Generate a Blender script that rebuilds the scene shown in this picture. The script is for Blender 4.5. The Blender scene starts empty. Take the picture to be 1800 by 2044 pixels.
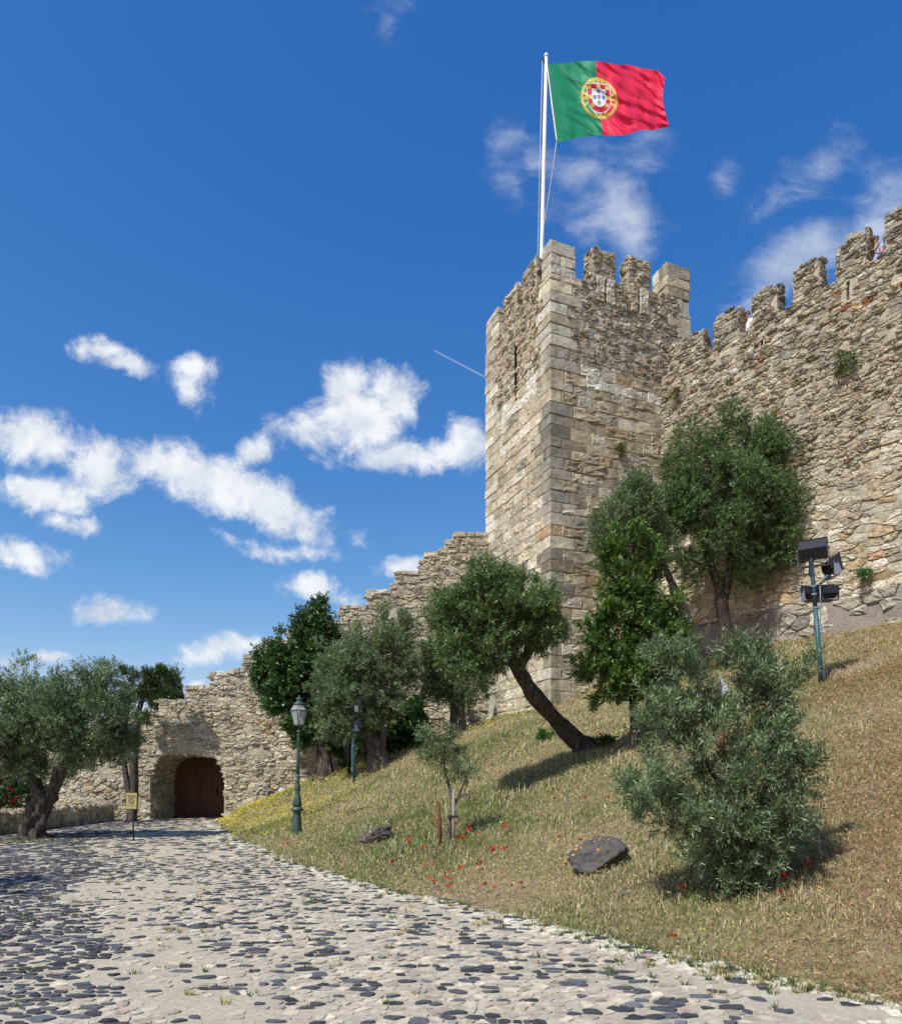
import bpy, bmesh, math, random
import numpy as np
from mathutils import Vector, Matrix, Quaternion
from mathutils.geometry import delaunay_2d_cdt

random.seed(7)
RNG = np.random.default_rng(7)
R = math.radians
sc = bpy.context.scene
COL = sc.collection

# ------------------------------------------------------------------ camera, sky, sun, exposure
F, CX, HY, EYE = 1449.0, 900.0, 1560.0, 1.6          # lens and horizon, measured on the photograph
cam = bpy.data.cameras.new('camera')
cam.sensor_fit = 'HORIZONTAL'; cam.sensor_width = 36.0; cam.lens = 36.0 * F / 1800.0
cam.shift_y = (HY - 1022.0) / 1800.0
cam.clip_start = 0.1; cam.clip_end = 5000.0
camo = bpy.data.objects.new('camera', cam); COL.objects.link(camo)
camo.location = (0, 0, EYE); camo.rotation_euler = (R(90), 0, 0)
sc.camera = camo

SUN_EL = R(52.0)
SUN_H = Vector((-0.675, -0.738)).normalized()
SUN = Vector((SUN_H.x * math.cos(SUN_EL), SUN_H.y * math.cos(SUN_EL), math.sin(SUN_EL)))
SKY_STRENGTH = 0.075
sun = bpy.data.lights.new('sun', 'SUN'); sun.energy = 3.8; sun.angle = R(0.5); sun.color = (1.0, 0.955, 0.88)
suno = bpy.data.objects.new('sun', sun); COL.objects.link(suno)
suno.rotation_euler = (-SUN).to_track_quat('-Z', 'Y').to_euler(); suno.location = (-20, -25, 40)

sc.view_settings.view_transform = 'Standard'; sc.view_settings.look = 'None'
sc.view_settings.exposure = 0.52; sc.view_settings.gamma = 1.0; sc.view_settings.use_curve_mapping = False
sc.render.engine = 'CYCLES'
sc.cycles.max_bounces = 6; sc.cycles.transparent_max_bounces = 8
sc.cycles.use_adaptive_sampling = True; sc.cycles.adaptive_threshold = 0.02
sc.cycles.use_denoising = True

class NB:
    """small helper that writes node trees"""
    def __init__(s, tree): s.t = tree; s.n = tree.nodes; s.l = tree.links
    def node(s, typ, ins=None, **props):
        n = s.n.new(typ)
        for k, v in props.items(): setattr(n, k, v)
        for k, v in (ins or {}).items(): s.put(n.inputs[k], v)
        return n
    def put(s, sock, v):
        if isinstance(v, bpy.types.NodeSocket): s.l.new(v, sock)
        else: sock.default_value = v
    def math(s, op, a, b=None, c=None, clamp=False):
        n = s.n.new('ShaderNodeMath'); n.operation = op; n.use_clamp = clamp
        for i, v in enumerate((a, b, c)):
            if v is not None: s.put(n.inputs[i], v)
        return n.outputs[0]
    def vmath(s, op, a, b=None):
        n = s.n.new('ShaderNodeVectorMath'); n.operation = op
        s.put(n.inputs[0], a)
        if b is not None: s.put(n.inputs[1], b)
        return n
    def noise(s, vec, scale, detail=4.0, rough=0.55, out=0, dist=0.0):
        n = s.node('ShaderNodeTexNoise', {'Scale': scale, 'Detail': detail, 'Roughness': rough, 'Distortion': dist})
        if vec is not None: s.put(n.inputs['Vector'], vec)
        return n.outputs[out]
    def ramp(s, fac, stops, mode='LINEAR'):
        n = s.n.new('ShaderNodeValToRGB'); n.color_ramp.interpolation = mode
        s.put(n.inputs[0], fac)
        e = n.color_ramp.elements
        while len(e) < len(stops): e.new(0.5)
        for el, (p, c) in zip(e, stops):
            el.position = p; el.color = (c[0], c[1], c[2], 1) if not isinstance(c, float) else (c, c, c, 1)
        return n.outputs[0]
    def mix(s, fac, a, b, blend='MIX'):
        n = s.n.new('ShaderNodeMix'); n.data_type = 'RGBA'; n.blend_type = blend
        s.put(n.inputs[0], fac); s.put(n.inputs[6], a); s.put(n.inputs[7], b)
        return n.outputs[2]
    def smooth(s, x, lo, hi):
        n = s.n.new('ShaderNodeMapRange'); n.interpolation_type = 'SMOOTHSTEP'
        s.put(n.inputs[0], x); n.inputs[1].default_value = lo; n.inputs[2].default_value = hi
        return n.outputs[0]

def c4(c): return (c[0], c[1], c[2], 1.0)

# clouds: (px, py, rx, ry, tilt in degrees, strength) measured on the photograph, turned into sky directions
THICK = [(195, 700, 60, 26, 18, .8), (262, 738, 72, 30, 22, .85), (385, 745, 45, 38, -10, .8), (375, 790, 60, 26, 40, .6),
         (50, 868, 120, 52, 6, 1.1), (205, 925, 85, 55, 20, 1), (75, 975, 115, 42, 4, 1.1), (140, 1036, 78, 20, 8, .75),
         (325, 925, 85, 48, 10, 1), (430, 960, 115, 62, 18, 1.15), (505, 905, 50, 36, -15, .95), (540, 1005, 120, 52, 25, 1.1),
         (610, 1045, 65, 36, 30, .9), (570, 1092, 105, 24, 4, .75), (690, 765, 62, 55, -20, 1), (705, 830, 112, 72, -5, 1.15),
         (785, 800, 60, 55, 10, 1), (610, 855, 70, 40, -15, .7), (830, 915, 140, 36, 4, 1), (915, 880, 48, 48, -25, .85),
         (970, 905, 60, 45, 0, .9), (45, 1100, 80, 36, 10, 1), (225, 1222, 74, 32, 0, 1), (445, 1296, 88, 34, 0, 1),
         (622, 1172, 62, 34, 0, 1), (690, 1190, 40, 20, 0, .5), (815, 1132, 62, 32, 10, .9), (105, 1308, 46, 17, 4, .85),
         (5, 1312, 55, 20, 0, .5), (392, 1358, 26, 14, 0, .8), (720, 1080, 22, 24, 30, .45)]
THIN = [(1225, 390, 92, 105, 15, 1), (1265, 440, 70, 85, 5, 1), (1150, 330, 90, 60, -20, .75), (1170, 450, 70, 60, 0, .7), (1012, 275, 34, 48, 25, .8),
        (1010, 360, 42, 52, -10, .75), (1600, 520, 135, 62, -25, 1.2), (1520, 590, 110, 40, -35, 1), (1735, 470, 80, 45, -30, 1.1),
        (1770, 385, 70, 66, -15, 1), (1455, 370, 36, 50, -10, .6), (1640, 330, 80, 44, -28, .55), (1570, 390, 100, 50, -15, .5),
        (782, 35, 42, 40, 30, .6), (1290, 285, 60, 30, -10, .45), (1060, 330, 40, 50, 10, .55)]

def build_world():
    w = bpy.data.worlds.new('World'); sc.world = w; w.use_nodes = True
    b = NB(w.node_tree); b.n.clear()
    out = b.n.new('ShaderNodeOutputWorld'); bg = b.n.new('ShaderNodeBackground')
    b.l.new(bg.outputs[0], out.inputs[0])
    sky = b.node('ShaderNodeTexSky', sky_type='NISHITA', sun_disc=False, sun_elevation=SUN_EL,
                 sun_rotation=math.atan2(SUN_H.x, SUN_H.y), altitude=0.0, air_density=1.0, dust_density=0.35, ozone_density=3.0)
    skyc = b.vmath('MULTIPLY', sky.outputs[0], (0.74 * SKY_STRENGTH, 0.97 * SKY_STRENGTH, 1.20 * SKY_STRENGTH)).outputs[0]
    # the photograph's deep blue: each channel of the sky follows its own contrast curve
    ch = b.node('ShaderNodeSeparateXYZ', {0: skyc})
    cur = [b.math('MULTIPLY', b.math('POWER', b.math('DIVIDE', ch.outputs[i], m0), g), t) for i, (m0, g, t) in enumerate(((.132, 1.9, .187), (.272, 1.15, .336), (.495, .67, .550)))]
    skyc = b.node('ShaderNodeCombineXYZ', {0: cur[0], 1: cur[1], 2: cur[2]}).outputs[0]
    geo = b.n.new('ShaderNodeTexCoord')
    sep = b.node('ShaderNodeSeparateXYZ', {0: geo.outputs['Generated']})
    ay = b.math('MAXIMUM', b.math('ABSOLUTE', sep.outputs[1]), 0.02)
    u = b.math('DIVIDE', sep.outputs[0], ay); v = b.math('DIVIDE', sep.outputs[2], ay)
    p = b.node('ShaderNodeCombineXYZ', {0: u, 1: v, 2: 0.0}).outputs[0]
    warp = b.vmath('SCALE', b.vmath('SUBTRACT', b.noise(p, 9.0, 5, .6, 1), (.5, .5, .5)).outputs[0]); warp.inputs[3].default_value = 0.07
    pw = b.vmath('ADD', p, warp.outputs[0]).outputs[0]
    def field(lst):
        acc = None
        for (x, y, rx, ry, tilt, s) in lst:
            m = b.node('ShaderNodeMapping', vector_type='TEXTURE')
            b.put(m.inputs[0], pw)
            m.inputs['Location'].default_value = ((x - CX) / F, (HY - y) / F, 0)
            m.inputs['Rotation'].default_value = (0, 0, -R(tilt))
            m.inputs['Scale'].default_value = (rx * 1.24 / F, ry * 1.24 / F, 1)
            ln = b.vmath('LENGTH', m.outputs[0]).outputs['Value']
            val = b.math('MULTIPLY_ADD', ln, -s, s)
            if acc is None: acc = val
            else: acc = b.math('SMOOTH_MAX', acc, val, 0.25)
        return acc
    low = b.math('LESS_THAN', 0.0, sep.outputs[2])
    n1 = b.noise(p, 17.0, 13, .68, dist=.35)
    lift = b.vmath('ADD', p, (-0.018, 0.026, 0)).outputs[0]
    n2 = b.noise(lift, 17.0, 5, .6, dist=.35)
    fT = field(THICK)
    dens = b.math('ADD', fT, b.math('MULTIPLY', b.math('SUBTRACT', n1, .5), 1.9))
    mT = b.smooth(dens, 0.0, 0.78)
    stretch = b.node('ShaderNodeMapping', vector_type='POINT'); b.put(stretch.inputs[0], p)
    stretch.inputs['Rotation'].default_value = (0, 0, R(-28)); stretch.inputs['Scale'].default_value = (1.0, 1.7, 1)
    n3 = b.noise(stretch.outputs[0], 12.0, 10, .64, dist=.35)
    fW = field(THIN)
    mW = b.math('MULTIPLY', b.smooth(b.math('ADD', fW, b.math('MULTIPLY', b.math('SUBTRACT', n3, .5), 1.9)), 0.0, 1.4), 0.70)
    # an aeroplane's trail
    def seg(x0, y0, x1, y1, wd):
        m = b.node('ShaderNodeMapping', vector_type='TEXTURE'); b.put(m.inputs[0], p)
        m.inputs['Location'].default_value = (((x0 + x1) / 2 - CX) / F, (HY - (y0 + y1) / 2) / F, 0)
        m.inputs['Rotation'].default_value = (0, 0, math.atan2(-(y1 - y0), x1 - x0))
        s = b.node('ShaderNodeSeparateXYZ', {0: m.outputs[0]})
        a = b.smooth(b.math('ABSOLUTE', s.outputs[1]), wd / F, 0.2 * wd / F)
        e = b.smooth(b.math('ABSOLUTE', s.outputs[0]), math.hypot(x1 - x0, y1 - y0) / 2 / F, math.hypot(x1 - x0, y1 - y0) / 2.3 / F)
        return b.math('MULTIPLY', a, e)
    trail = b.math('MULTIPLY', seg(862, 697, 990, 764, 2.2), 0.35)
    mask = b.math('MAXIMUM', b.math('MAXIMUM', mT, mW), trail)
    mask = b.math('MULTIPLY', mask, low)
    # billows: side towards the sun is brighter
    big = b.noise(b.vmath('ADD', p, (.013, -.021, 0)).outputs[0], 6.5, 3, .5)
    lit = b.math('ADD', b.math('MULTIPLY', b.math('SUBTRACT', n1, n2), 1.7), b.math('MULTIPLY_ADD', big, -2.2, 1.75), clamp=True)
    cc = b.mix(lit, (.38, .435, .52, 1), (.66, .675, .695, 1))
    colr = b.mix(b.math('MULTIPLY', mask, .97), skyc, cc)
    b.l.new(colr, bg.inputs[0]); bg.inputs[1].default_value = 1.0
build_world()

# ------------------------------------------------------------------ shared helpers
def P(px, py, Y): return Vector(((px - CX) / F * Y, Y, EYE + (HY - py) / F * Y))
def proj(v):
    y = np.maximum(v[..., 1], .3)
    return np.stack([CX + F * v[..., 0] / y, HY - F * (v[..., 2] - EYE) / y], -1)
def ss(a, b, x): t = np.clip((x - a) / (b - a), 0, 1); return t * t * (3 - 2 * t)

def mk_mesh(name, V, F4=None, F3=None, tint=None, smooth=False):
    me = bpy.data.meshes.new(name)
    V = np.asarray(V, dtype=np.float32).reshape(-1, 3)
    F4 = np.zeros((0, 4), int) if F4 is None else np.asarray(F4, int).reshape(-1, 4)
    F3 = np.zeros((0, 3), int) if F3 is None else np.asarray(F3, int).reshape(-1, 3)
    loops = np.concatenate([F4.ravel(), F3.ravel()]).astype(np.int32)
    starts = np.concatenate([np.arange(len(F4)) * 4, len(F4) * 4 + np.arange(len(F3)) * 3]).astype(np.int32)
    me.vertices.add(len(V)); me.vertices.foreach_set('co', V.ravel())
    me.loops.add(len(loops)); me.loops.foreach_set('vertex_index', loops)
    me.polygons.add(len(starts)); me.polygons.foreach_set('loop_start', starts)
    me.polygons.foreach_set('use_smooth', np.full(len(starts), smooth))
    me.update(calc_edges=True)
    if tint is not None:
        tint = np.asarray(tint, dtype=np.float32).reshape(-1, 3)
        a = me.color_attributes.new('tint', 'FLOAT_COLOR', 'POINT')
        a.data.foreach_set('color', np.concatenate([tint, np.ones((len(tint), 1), np.float32)], 1).ravel())
    return me

def link(name, me, mat=None, parent=None, loc=(0, 0, 0)):
    o = bpy.data.objects.new(name, me); COL.objects.link(o)
    if mat is not None: me.materials.append(mat) if not me.materials else None
    o.location = loc
    if parent is not None: o.parent = parent
    return o

def tag(o, label, cat, group=None):
    o['label'] = label; o['category'] = cat
    if group: o['group'] = group
    return o
def kind(o, k): o['kind'] = k; return o
def empty(name, loc, rz=0.0):
    o = bpy.data.objects.new(name, None); COL.objects.link(o)
    o.location = loc; o.rotation_euler = (0, 0, rz); o.empty_display_size = .2
    return o
def world_mat(o):
    return Matrix.Translation(o.location) @ o.rotation_euler.to_matrix().to_4x4()

class Acc:
    """collects shapes for one mesh"""
    def __init__(s): s.V = []; s.Q = []; s.T = []; s.n = 0
    def add(s, V, Q=None, T=None):
        V = np.asarray(V, float).reshape(-1, 3)
        if Q is not None and len(Q): s.Q.append(np.asarray(Q, int).reshape(-1, 4) + s.n)
        if T is not None and len(T): s.T.append(np.asarray(T, int).reshape(-1, 3) + s.n)
        s.V.append(V); s.n += len(V); return s
    def box(s, x0, x1, y0, y1, z0, z1, M=None):
        V = np.array([[x, y, z] for z in (z0, z1) for y in (y0, y1) for x in (x0, x1)], float)
        if M is not None: V = np.array([M @ Vector(v) for v in V])
        return s.add(V, [[0, 2, 3, 1], [4, 5, 7, 6], [0, 1, 5, 4], [1, 3, 7, 5], [3, 2, 6, 7], [2, 0, 4, 6]])
    def tube(s, pts, rad, n=8, cap=True, wob=0.0, seed=0, M=None):
        pts = [Vector(p) for p in pts]; m = len(pts)
        if not hasattr(rad, '__len__'): rad = [rad] * m
        rg = np.random.default_rng(seed + 11)
        up = Vector((0, 0, 1)); V = []; ref = None
        ph = rg.random(4) * 6.28
        for i in range(m):
            d = (pts[min(i + 1, m - 1)] - pts[max(i - 1, 0)]).normalized()
            if ref is None: ref = d.orthogonal().normalized()
            ref = (ref - d * ref.dot(d)).normalized(); b = d.cross(ref)
            for k in range(n):
                a = 2 * math.pi * k / n
                rr = rad[i] * (1 + wob * (.5 * math.sin(3 * a + ph[0] + i * .35) + .35 * math.sin(5 * a + ph[1] - i * .5) + .45 * (rg.random() - .5)))
                q = pts[i] + (ref * math.cos(a) + b * math.sin(a)) * rr
                V.append(M @ q if M is not None else q)
        Q = [[i * n + k, i * n + (k + 1) % n, (i + 1) * n + (k + 1) % n, (i + 1) * n + k] for i in range(m - 1) for k in range(n)]
        T = []
        if cap:
            V.append(M @ pts[0] if M is not None else pts[0]); V.append(M @ pts[-1] if M is not None else pts[-1])
            a, z = m * n, m * n + 1
            for k in range(n):
                T.append([a, (k + 1) % n, k]); T.append([z, (m - 1) * n + k, (m - 1) * n + (k + 1) % n])
        return s.add([tuple(v) for v in V], Q, T)
    def lathe(s, prof, n=16, M=None, rot=0.0):
        V = []
        for (r, z) in prof:
            for k in range(n):
                a = 2 * math.pi * k / n + rot; v = Vector((r * math.cos(a), r * math.sin(a), z)); V.append(tuple(M @ v if M is not None else v))
        m = len(prof)
        Q = [[i * n + k, i * n + (k + 1) % n, (i + 1) * n + (k + 1) % n, (i + 1) * n + k] for i in range(m - 1) for k in range(n)]
        c0 = Vector((0, 0, prof[0][1])); c1 = Vector((0, 0, prof[-1][1]))
        V.append(tuple(M @ c0 if M is not None else c0)); V.append(tuple(M @ c1 if M is not None else c1))
        T = [[m * n, (k + 1) % n, k] for k in range(n)] + [[m * n + 1, (m - 1) * n + k, (m - 1) * n + (k + 1) % n] for k in range(n)]
        return s.add(V, Q, T)
    def mesh(s, name, smooth=False, tint=None):
        V = np.concatenate(s.V); Q = np.concatenate(s.Q) if s.Q else None; T = np.concatenate(s.T) if s.T else None
        if tint is not None: tint = np.tile(np.asarray(tint, float), (len(V), 1))
        return mk_mesh(name, V, Q, T, tint, smooth)
    def obj(s, name, mat, parent=None, smooth=False, loc=(0, 0, 0), tint=None):
        return link(name, s.mesh(name, smooth, tint), mat, parent, loc)

# ------------------------------------------------------------------ materials
MATS = {}
def material(name):
    m = bpy.data.materials.new(name); m.use_nodes = True
    b = NB(m.node_tree); bs = b.n['Principled BSDF']
    MATS[name] = m
    return m, b, bs
def simple(name, col, rough=.6, metal=0.0, spec=.5, var=.12, scale=8.0, bump=0.0):
    m, b, bs = material(name)
    geo = b.n.new('ShaderNodeNewGeometry')
    n = b.noise(geo.outputs['Position'], scale, 5, .6)
    c = b.mix(n, c4([x * (1 - var * 1.6) for x in col]), c4([min(1, x * (1 + var * 1.6)) for x in col]))
    b.put(bs.inputs['Base Color'], c); bs.inputs['Roughness'].default_value = rough
    bs.inputs['Metallic'].default_value = metal; bs.inputs['Specular IOR Level'].default_value = spec
    if bump:
        bn = b.node('ShaderNodeBump', {'Strength': 1.0, 'Distance': bump, 'Height': b.noise(geo.outputs['Position'], scale * 3, 6, .65)})
        b.put(bs.inputs['Normal'], bn.outputs[0])
    return m

def stone_mat(name, bumpd=.02, stain=.55, spot=.5, lo=.62, hi=1.25, streak=0.0):
    m, b, bs = material(name)
    geo = b.n.new('ShaderNodeNewGeometry'); pos = geo.outputs['Position']
    att = b.node('ShaderNodeAttribute', attribute_name='tint')
    n1 = b.noise(pos, 5.0, 8, .65); n2 = b.noise(pos, 15.0, 8, .75); n3 = b.noise(pos, 1.1, 5, .6)
    v = b.ramp(n1, [(0.25, lo), (0.75, hi)])
    c = b.mix(1.0, att.outputs['Color'], v, 'MULTIPLY')
    v2 = b.ramp(n2, [(0.34, .50), (0.50, .95), (0.68, 1.32)])
    c = b.mix(.8, c, b.mix(1.0, c, v2, 'MULTIPLY'))
    st = b.math('MULTIPLY', b.ramp(n3, [(0.48, 0.0), (0.72, 1.0)]), stain)         # grey lichen crust
    c = b.mix(st, c, b.mix(1.0, c, (.50, .49, .48, 1), 'MULTIPLY'))
    sp = b.math('MULTIPLY', b.ramp(b.noise(pos, 9.0, 8, .75), [(0.58, 0.0), (0.68, 1.0)]), spot)
    c = b.mix(sp, c, (.075, .068, .058, 1))
    mp = b.node('ShaderNodeMapping', vector_type='POINT'); b.put(mp.inputs[0], pos); mp.inputs['Scale'].default_value = (1, 1, .13)
    run = b.math('MULTIPLY', b.ramp(b.noise(mp.outputs[0], 2.6, 6, .65), [(0.50, 0.0), (0.70, 1.0)]), streak)     # rain-washed dark streaks
    c = b.mix(run, c, b.mix(1.0, c, (.52, .50, .47, 1), 'MULTIPLY'))
    b.put(bs.inputs['Base Color'], c); bs.inputs['Roughness'].default_value = .92; bs.inputs['Specular IOR Level'].default_value = .2
    h = b.math('ADD', b.math('MULTIPLY', n1, 1.3), b.math('MULTIPLY', n2, .55))
    bn = b.node('ShaderNodeBump', {'Strength': 1.0, 'Distance': bumpd, 'Height': h})
    b.put(bs.inputs['Normal'], bn.outputs[0])
    return m
M_STONE = stone_mat('weathered_stone', .045, streak=.8)
M_RUBBLE = stone_mat('rubble_stone', .05, .5, .55, .6, 1.25, .6)
M_COBBLE = stone_mat('cobble_stone', .010, .10, .10, .80, 1.12)
M_ROCK = stone_mat('basalt_rock', .04, .4, .2, .6, 1.3)

def mortar_mat(name, c0, c1, bumpd):
    m, b, bs = material(name)
    geo = b.n.new('ShaderNodeNewGeometry'); pos = geo.outputs['Position']
    n1 = b.noise(pos, 3.0, 8, .65); n2 = b.noise(pos, 22.0, 8, .7)
    c = b.mix(n1, c4(c0), c4(c1))
    c = b.mix(.75, c, b.mix(1.0, c, b.ramp(n2, [(0.3, .6), (0.7, 1.2)]), 'MULTIPLY'))
    b.put(bs.inputs['Base Color'], c); bs.inputs['Roughness'].default_value = .95; bs.inputs['Specular IOR Level'].default_value = .1
    bn = b.node('ShaderNodeBump', {'Strength': 1.0, 'Distance': bumpd, 'Height': b.math('ADD', n1, b.math('MULTIPLY', n2, .6))})
    b.put(bs.inputs['Normal'], bn.outputs[0])
    return m
M_MORTAR = mortar_mat('lime_mortar', (.36, .33, .25), (.50, .465, .365), .05)
M_SLIT_SHADE = mortar_mat('painted_slit_shade', (.012, .011, .010), (.02, .018, .016), .01)  # near-black colour standing in for the shade inside a slit
M_PLASTER = mortar_mat('old_render', (.22, .20, .17), (.36, .33, .28), .07)
M_SAND = mortar_mat('road_sand', (.33, .29, .215), (.53, .475, .37), .020)

def ground_mat():
    m, b, bs = material('dry_bank')
    geo = b.n.new('ShaderNodeNewGeometry'); pos = geo.outputs['Position']
    n1 = b.noise(pos, .55, 6, .6); n2 = b.noise(pos, 9.0, 8, .7)
    c = b.mix(b.ramp(n1, [(.38, 0.0), (.62, 1.0)]), (.27, .205, .135, 1), (.215, .185, .095, 1))
    c = b.mix(1.0, c, b.ramp(n2, [(.3, .55), (.7, 1.3)]), 'MULTIPLY')
    b.put(bs.inputs['Base Color'], c); bs.inputs['Roughness'].default_value = 1.0; bs.inputs['Specular IOR Level'].default_value = .05
    bn = b.node('ShaderNodeBump', {'Strength': 1.0, 'Distance': .05, 'Height': n2}); b.put(bs.inputs['Normal'], bn.outputs[0])
    return m
M_BANK = ground_mat()

def leaf_mat(name, under, rough=.42, trans=.28, spec=.5):
    m, b, bs = material(name)
    att = b.node('ShaderNodeAttribute', attribute_name='tint')
    geo = b.n.new('ShaderNodeNewGeometry')
    c = b.mix(geo.outputs['Backfacing'], att.outputs['Color'], b.mix(1.0, att.outputs['Color'], c4(under), 'MULTIPLY'))
    b.put(bs.inputs['Base Color'], c); bs.inputs['Roughness'].default_value = rough; bs.inputs['Specular IOR Level'].default_value = spec
    tr = b.node('ShaderNodeBsdfTranslucent', {'Color': b.mix(1.0, c, (1.0, 1.25, .55, 1), 'MULTIPLY')})
    mx = b.node('ShaderNodeMixShader', {0: trans, 1: bs.outputs[0], 2: tr.outputs[0]})
    b.l.new(mx.outputs[0], b.n['Material Output'].inputs[0])
    return m
M_OLIVE = leaf_mat('olive_leaf', (1.4, 1.35, 1.4), .42, .30, .45)
M_LEAF = leaf_mat('green_leaf', (1.15, 1.15, 1.1), .38, .3, .5)
M_GRASS = leaf_mat('grass_blade', (1.0, 1.0, 1.0), .65, .35, .25)
M_PETAL = leaf_mat('petal', (1.0, 1.0, 1.0), .55, .4, .3)

def bark_mat(name, c0, c1, sc_=6.0):
    m, b, bs = material(name)
    geo = b.n.new('ShaderNodeNewGeometry')
    mp = b.node('ShaderNodeMapping', vector_type='POINT'); b.put(mp.inputs[0], geo.outputs['Position']); mp.inputs['Scale'].default_value = (1, 1, .28)
    n1 = b.noise(mp.outputs[0], sc_ * 2.4, 7, .7, dist=.5); n2 = b.noise(geo.outputs['Position'], sc_ * .5, 4, .6)
    c = b.mix(b.ramp(n1, [(.36, 0.0), (.66, 1.0)]), c4(c0), c4(c1))
    c = b.mix(b.math('MULTIPLY', n2, .6), c, b.mix(1.0, c, (.55, .5, .45, 1), 'MULTIPLY'))
    b.put(bs.inputs['Base Color'], c); bs.inputs['Roughness'].default_value = .95; bs.inputs['Specular IOR Level'].default_value = .15
    bn = b.node('ShaderNodeBump', {'Strength': 1.0, 'Distance': .10, 'Height': n1}); b.put(bs.inputs['Normal'], bn.outputs[0])
    return m
M_BARK = bark_mat('olive_bark', (.028, .023, .019), (.21, .185, .16))
M_BARK_D = bark_mat('dark_bark', (.03, .025, .02), (.12, .10, .085))
M_BARK_L = bark_mat('pale_bark', (.10, .09, .075), (.34, .32, .29), 14)

M_IRON = simple('green_iron', (.035, .075, .052), .5, .0, .5, .25, 14, .004)
M_TEAL = simple('teal_pole_paint', (.018, .085, .105), .5, .0, .5, .5, 9, .003)
M_BLACK = simple('black_metal', (.012, .013, .016), .5, .0, .5, .2, 10)
M_GREY = simple('grey_bracket', (.20, .225, .27), .45, .2, .5, .08, 10)
M_WHITE = simple('white_paint', (.78, .78, .76), .45, .0, .5, .06, 3)
M_ROPE = simple('rope', (.5, .49, .46), .8)
M_RUST = simple('rusty_iron', (.12, .055, .03), .9, .0, .2, .4, 20, .004)
M_STAKE = simple('weathered_stake', (.27, .235, .19), .9, .0, .2, .3, 25, .004)
M_SIGN = simple('sign_yellow', (.34, .30, .12), .5, .0, .4, .12, 12)
M_PRINT = simple('sign_print', (.03, .028, .022), .6)
M_FADE = simple('sign_faded_print', (.16, .14, .06), .6)
M_CONC = simple('pale_grey_sheet', (.50, .52, .55), .7, .0, .3, .08, 12)
M_BULB = simple('bulb_glass', (.75, .74, .70), .3)
def wood_mat():
    m, b, bs = material('door_wood')
    geo = b.n.new('ShaderNodeNewGeometry'); oi = b.n.new('ShaderNodeObjectInfo')
    mp = b.node('ShaderNodeMapping', vector_type='POINT'); b.put(mp.inputs[0], geo.outputs['Position']); mp.inputs['Scale'].default_value = (14, 14, .8)
    n = b.noise(mp.outputs[0], 3.0, 6, .6)
    c = b.mix(n, (.065, .024, .010, 1), (.14, .056, .024, 1))
    c = b.mix(1.0, c, b.ramp(oi.outputs['Random'], [(0.0, .7), (1.0, 1.2)]), 'MULTIPLY')
    b.put(bs.inputs['Base Color'], c); bs.inputs['Roughness'].default_value = .65
    return m
M_WOOD = wood_mat()
def glass_mat():
    m, b, bs = material('lantern_glass')
    bs.inputs['Base Color'].default_value = (.75, .8, .82, 1); bs.inputs['Roughness'].default_value = .25
    tr = b.node('ShaderNodeBsdfTransparent', {'Color': (.85, .9, .9, 1)})
    mx = b.node('ShaderNodeMixShader', {0: .30, 1: tr.outputs[0], 2: bs.outputs[0]})
    b.l.new(mx.outputs[0], b.n['Material Output'].inputs[0])
    return m
M_GLASS = glass_mat()
def flag_mat():
    m, b, bs = material('flag_cloth')
    att = b.node('ShaderNodeAttribute', attribute_name='tint')
    b.put(bs.inputs['Base Color'], att.outputs['Color']); bs.inputs['Roughness'].default_value = .58; bs.inputs['Specular IOR Level'].default_value = .3
    tr = b.node('ShaderNodeBsdfTranslucent', {'Color': att.outputs['Color']})
    mx = b.node('ShaderNodeMixShader', {0: .25, 1: bs.outputs[0], 2: tr.outputs[0]})
    b.l.new(mx.outputs[0], b.n['Material Output'].inputs[0])
    return m
M_FLAG = flag_mat()
def plain(name, col, rough=.7):
    m, b, bs = material(name); bs.inputs['Base Color'].default_value = c4(col); bs.inputs['Roughness'].default_value = rough
    return m
M_SKIN = simple('skin', (.50, .27, .19), .55, .0, .3, .06, 20)

# ------------------------------------------------------------------ stones: Voronoi rubble, ashlar blocks, quoins
OCC = [(995, 1250, 130, 125), (1262, 1240, 112, 200), (1430, 1010, 175, 165), (1435, 1530, 190, 250), (590, 1330, 85, 140),
       (720, 1360, 105, 135), (890, 1350, 45, 60), (110, 1450, 160, 110), (800, 1440, 40, 40)]
def voronoi(pts, su, sv):
    q = pts / np.array([su, sv])
    res = delaunay_2d_cdt([Vector((float(a), float(b))) for a, b in q], [], [], 0, 1e-7)
    vs = np.array([(v.x, v.y) for v in res[0]]); tr = np.array([f for f in res[2] if len(f) == 3])
    A, B, C = vs[tr[:, 0]], vs[tr[:, 1]], vs[tr[:, 2]]
    d = 2 * (A[:, 0] * (B[:, 1] - C[:, 1]) + B[:, 0] * (C[:, 1] - A[:, 1]) + C[:, 0] * (A[:, 1] - B[:, 1]))
    d = np.where(np.abs(d) < 1e-9, 1e-9, d)
    a2, b2, c2 = (A ** 2).sum(1), (B ** 2).sum(1), (C ** 2).sum(1)
    cc = np.stack([(a2 * (B[:, 1] - C[:, 1]) + b2 * (C[:, 1] - A[:, 1]) + c2 * (A[:, 1] - B[:, 1])) / d,
                   (a2 * (C[:, 0] - B[:, 0]) + b2 * (A[:, 0] - C[:, 0]) + c2 * (B[:, 0] - A[:, 0])) / d], 1)
    cells = [[] for _ in vs]
    for i, t in enumerate(tr):
        for k in t: cells[k].append(i)
    return vs, cc, cells

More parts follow.
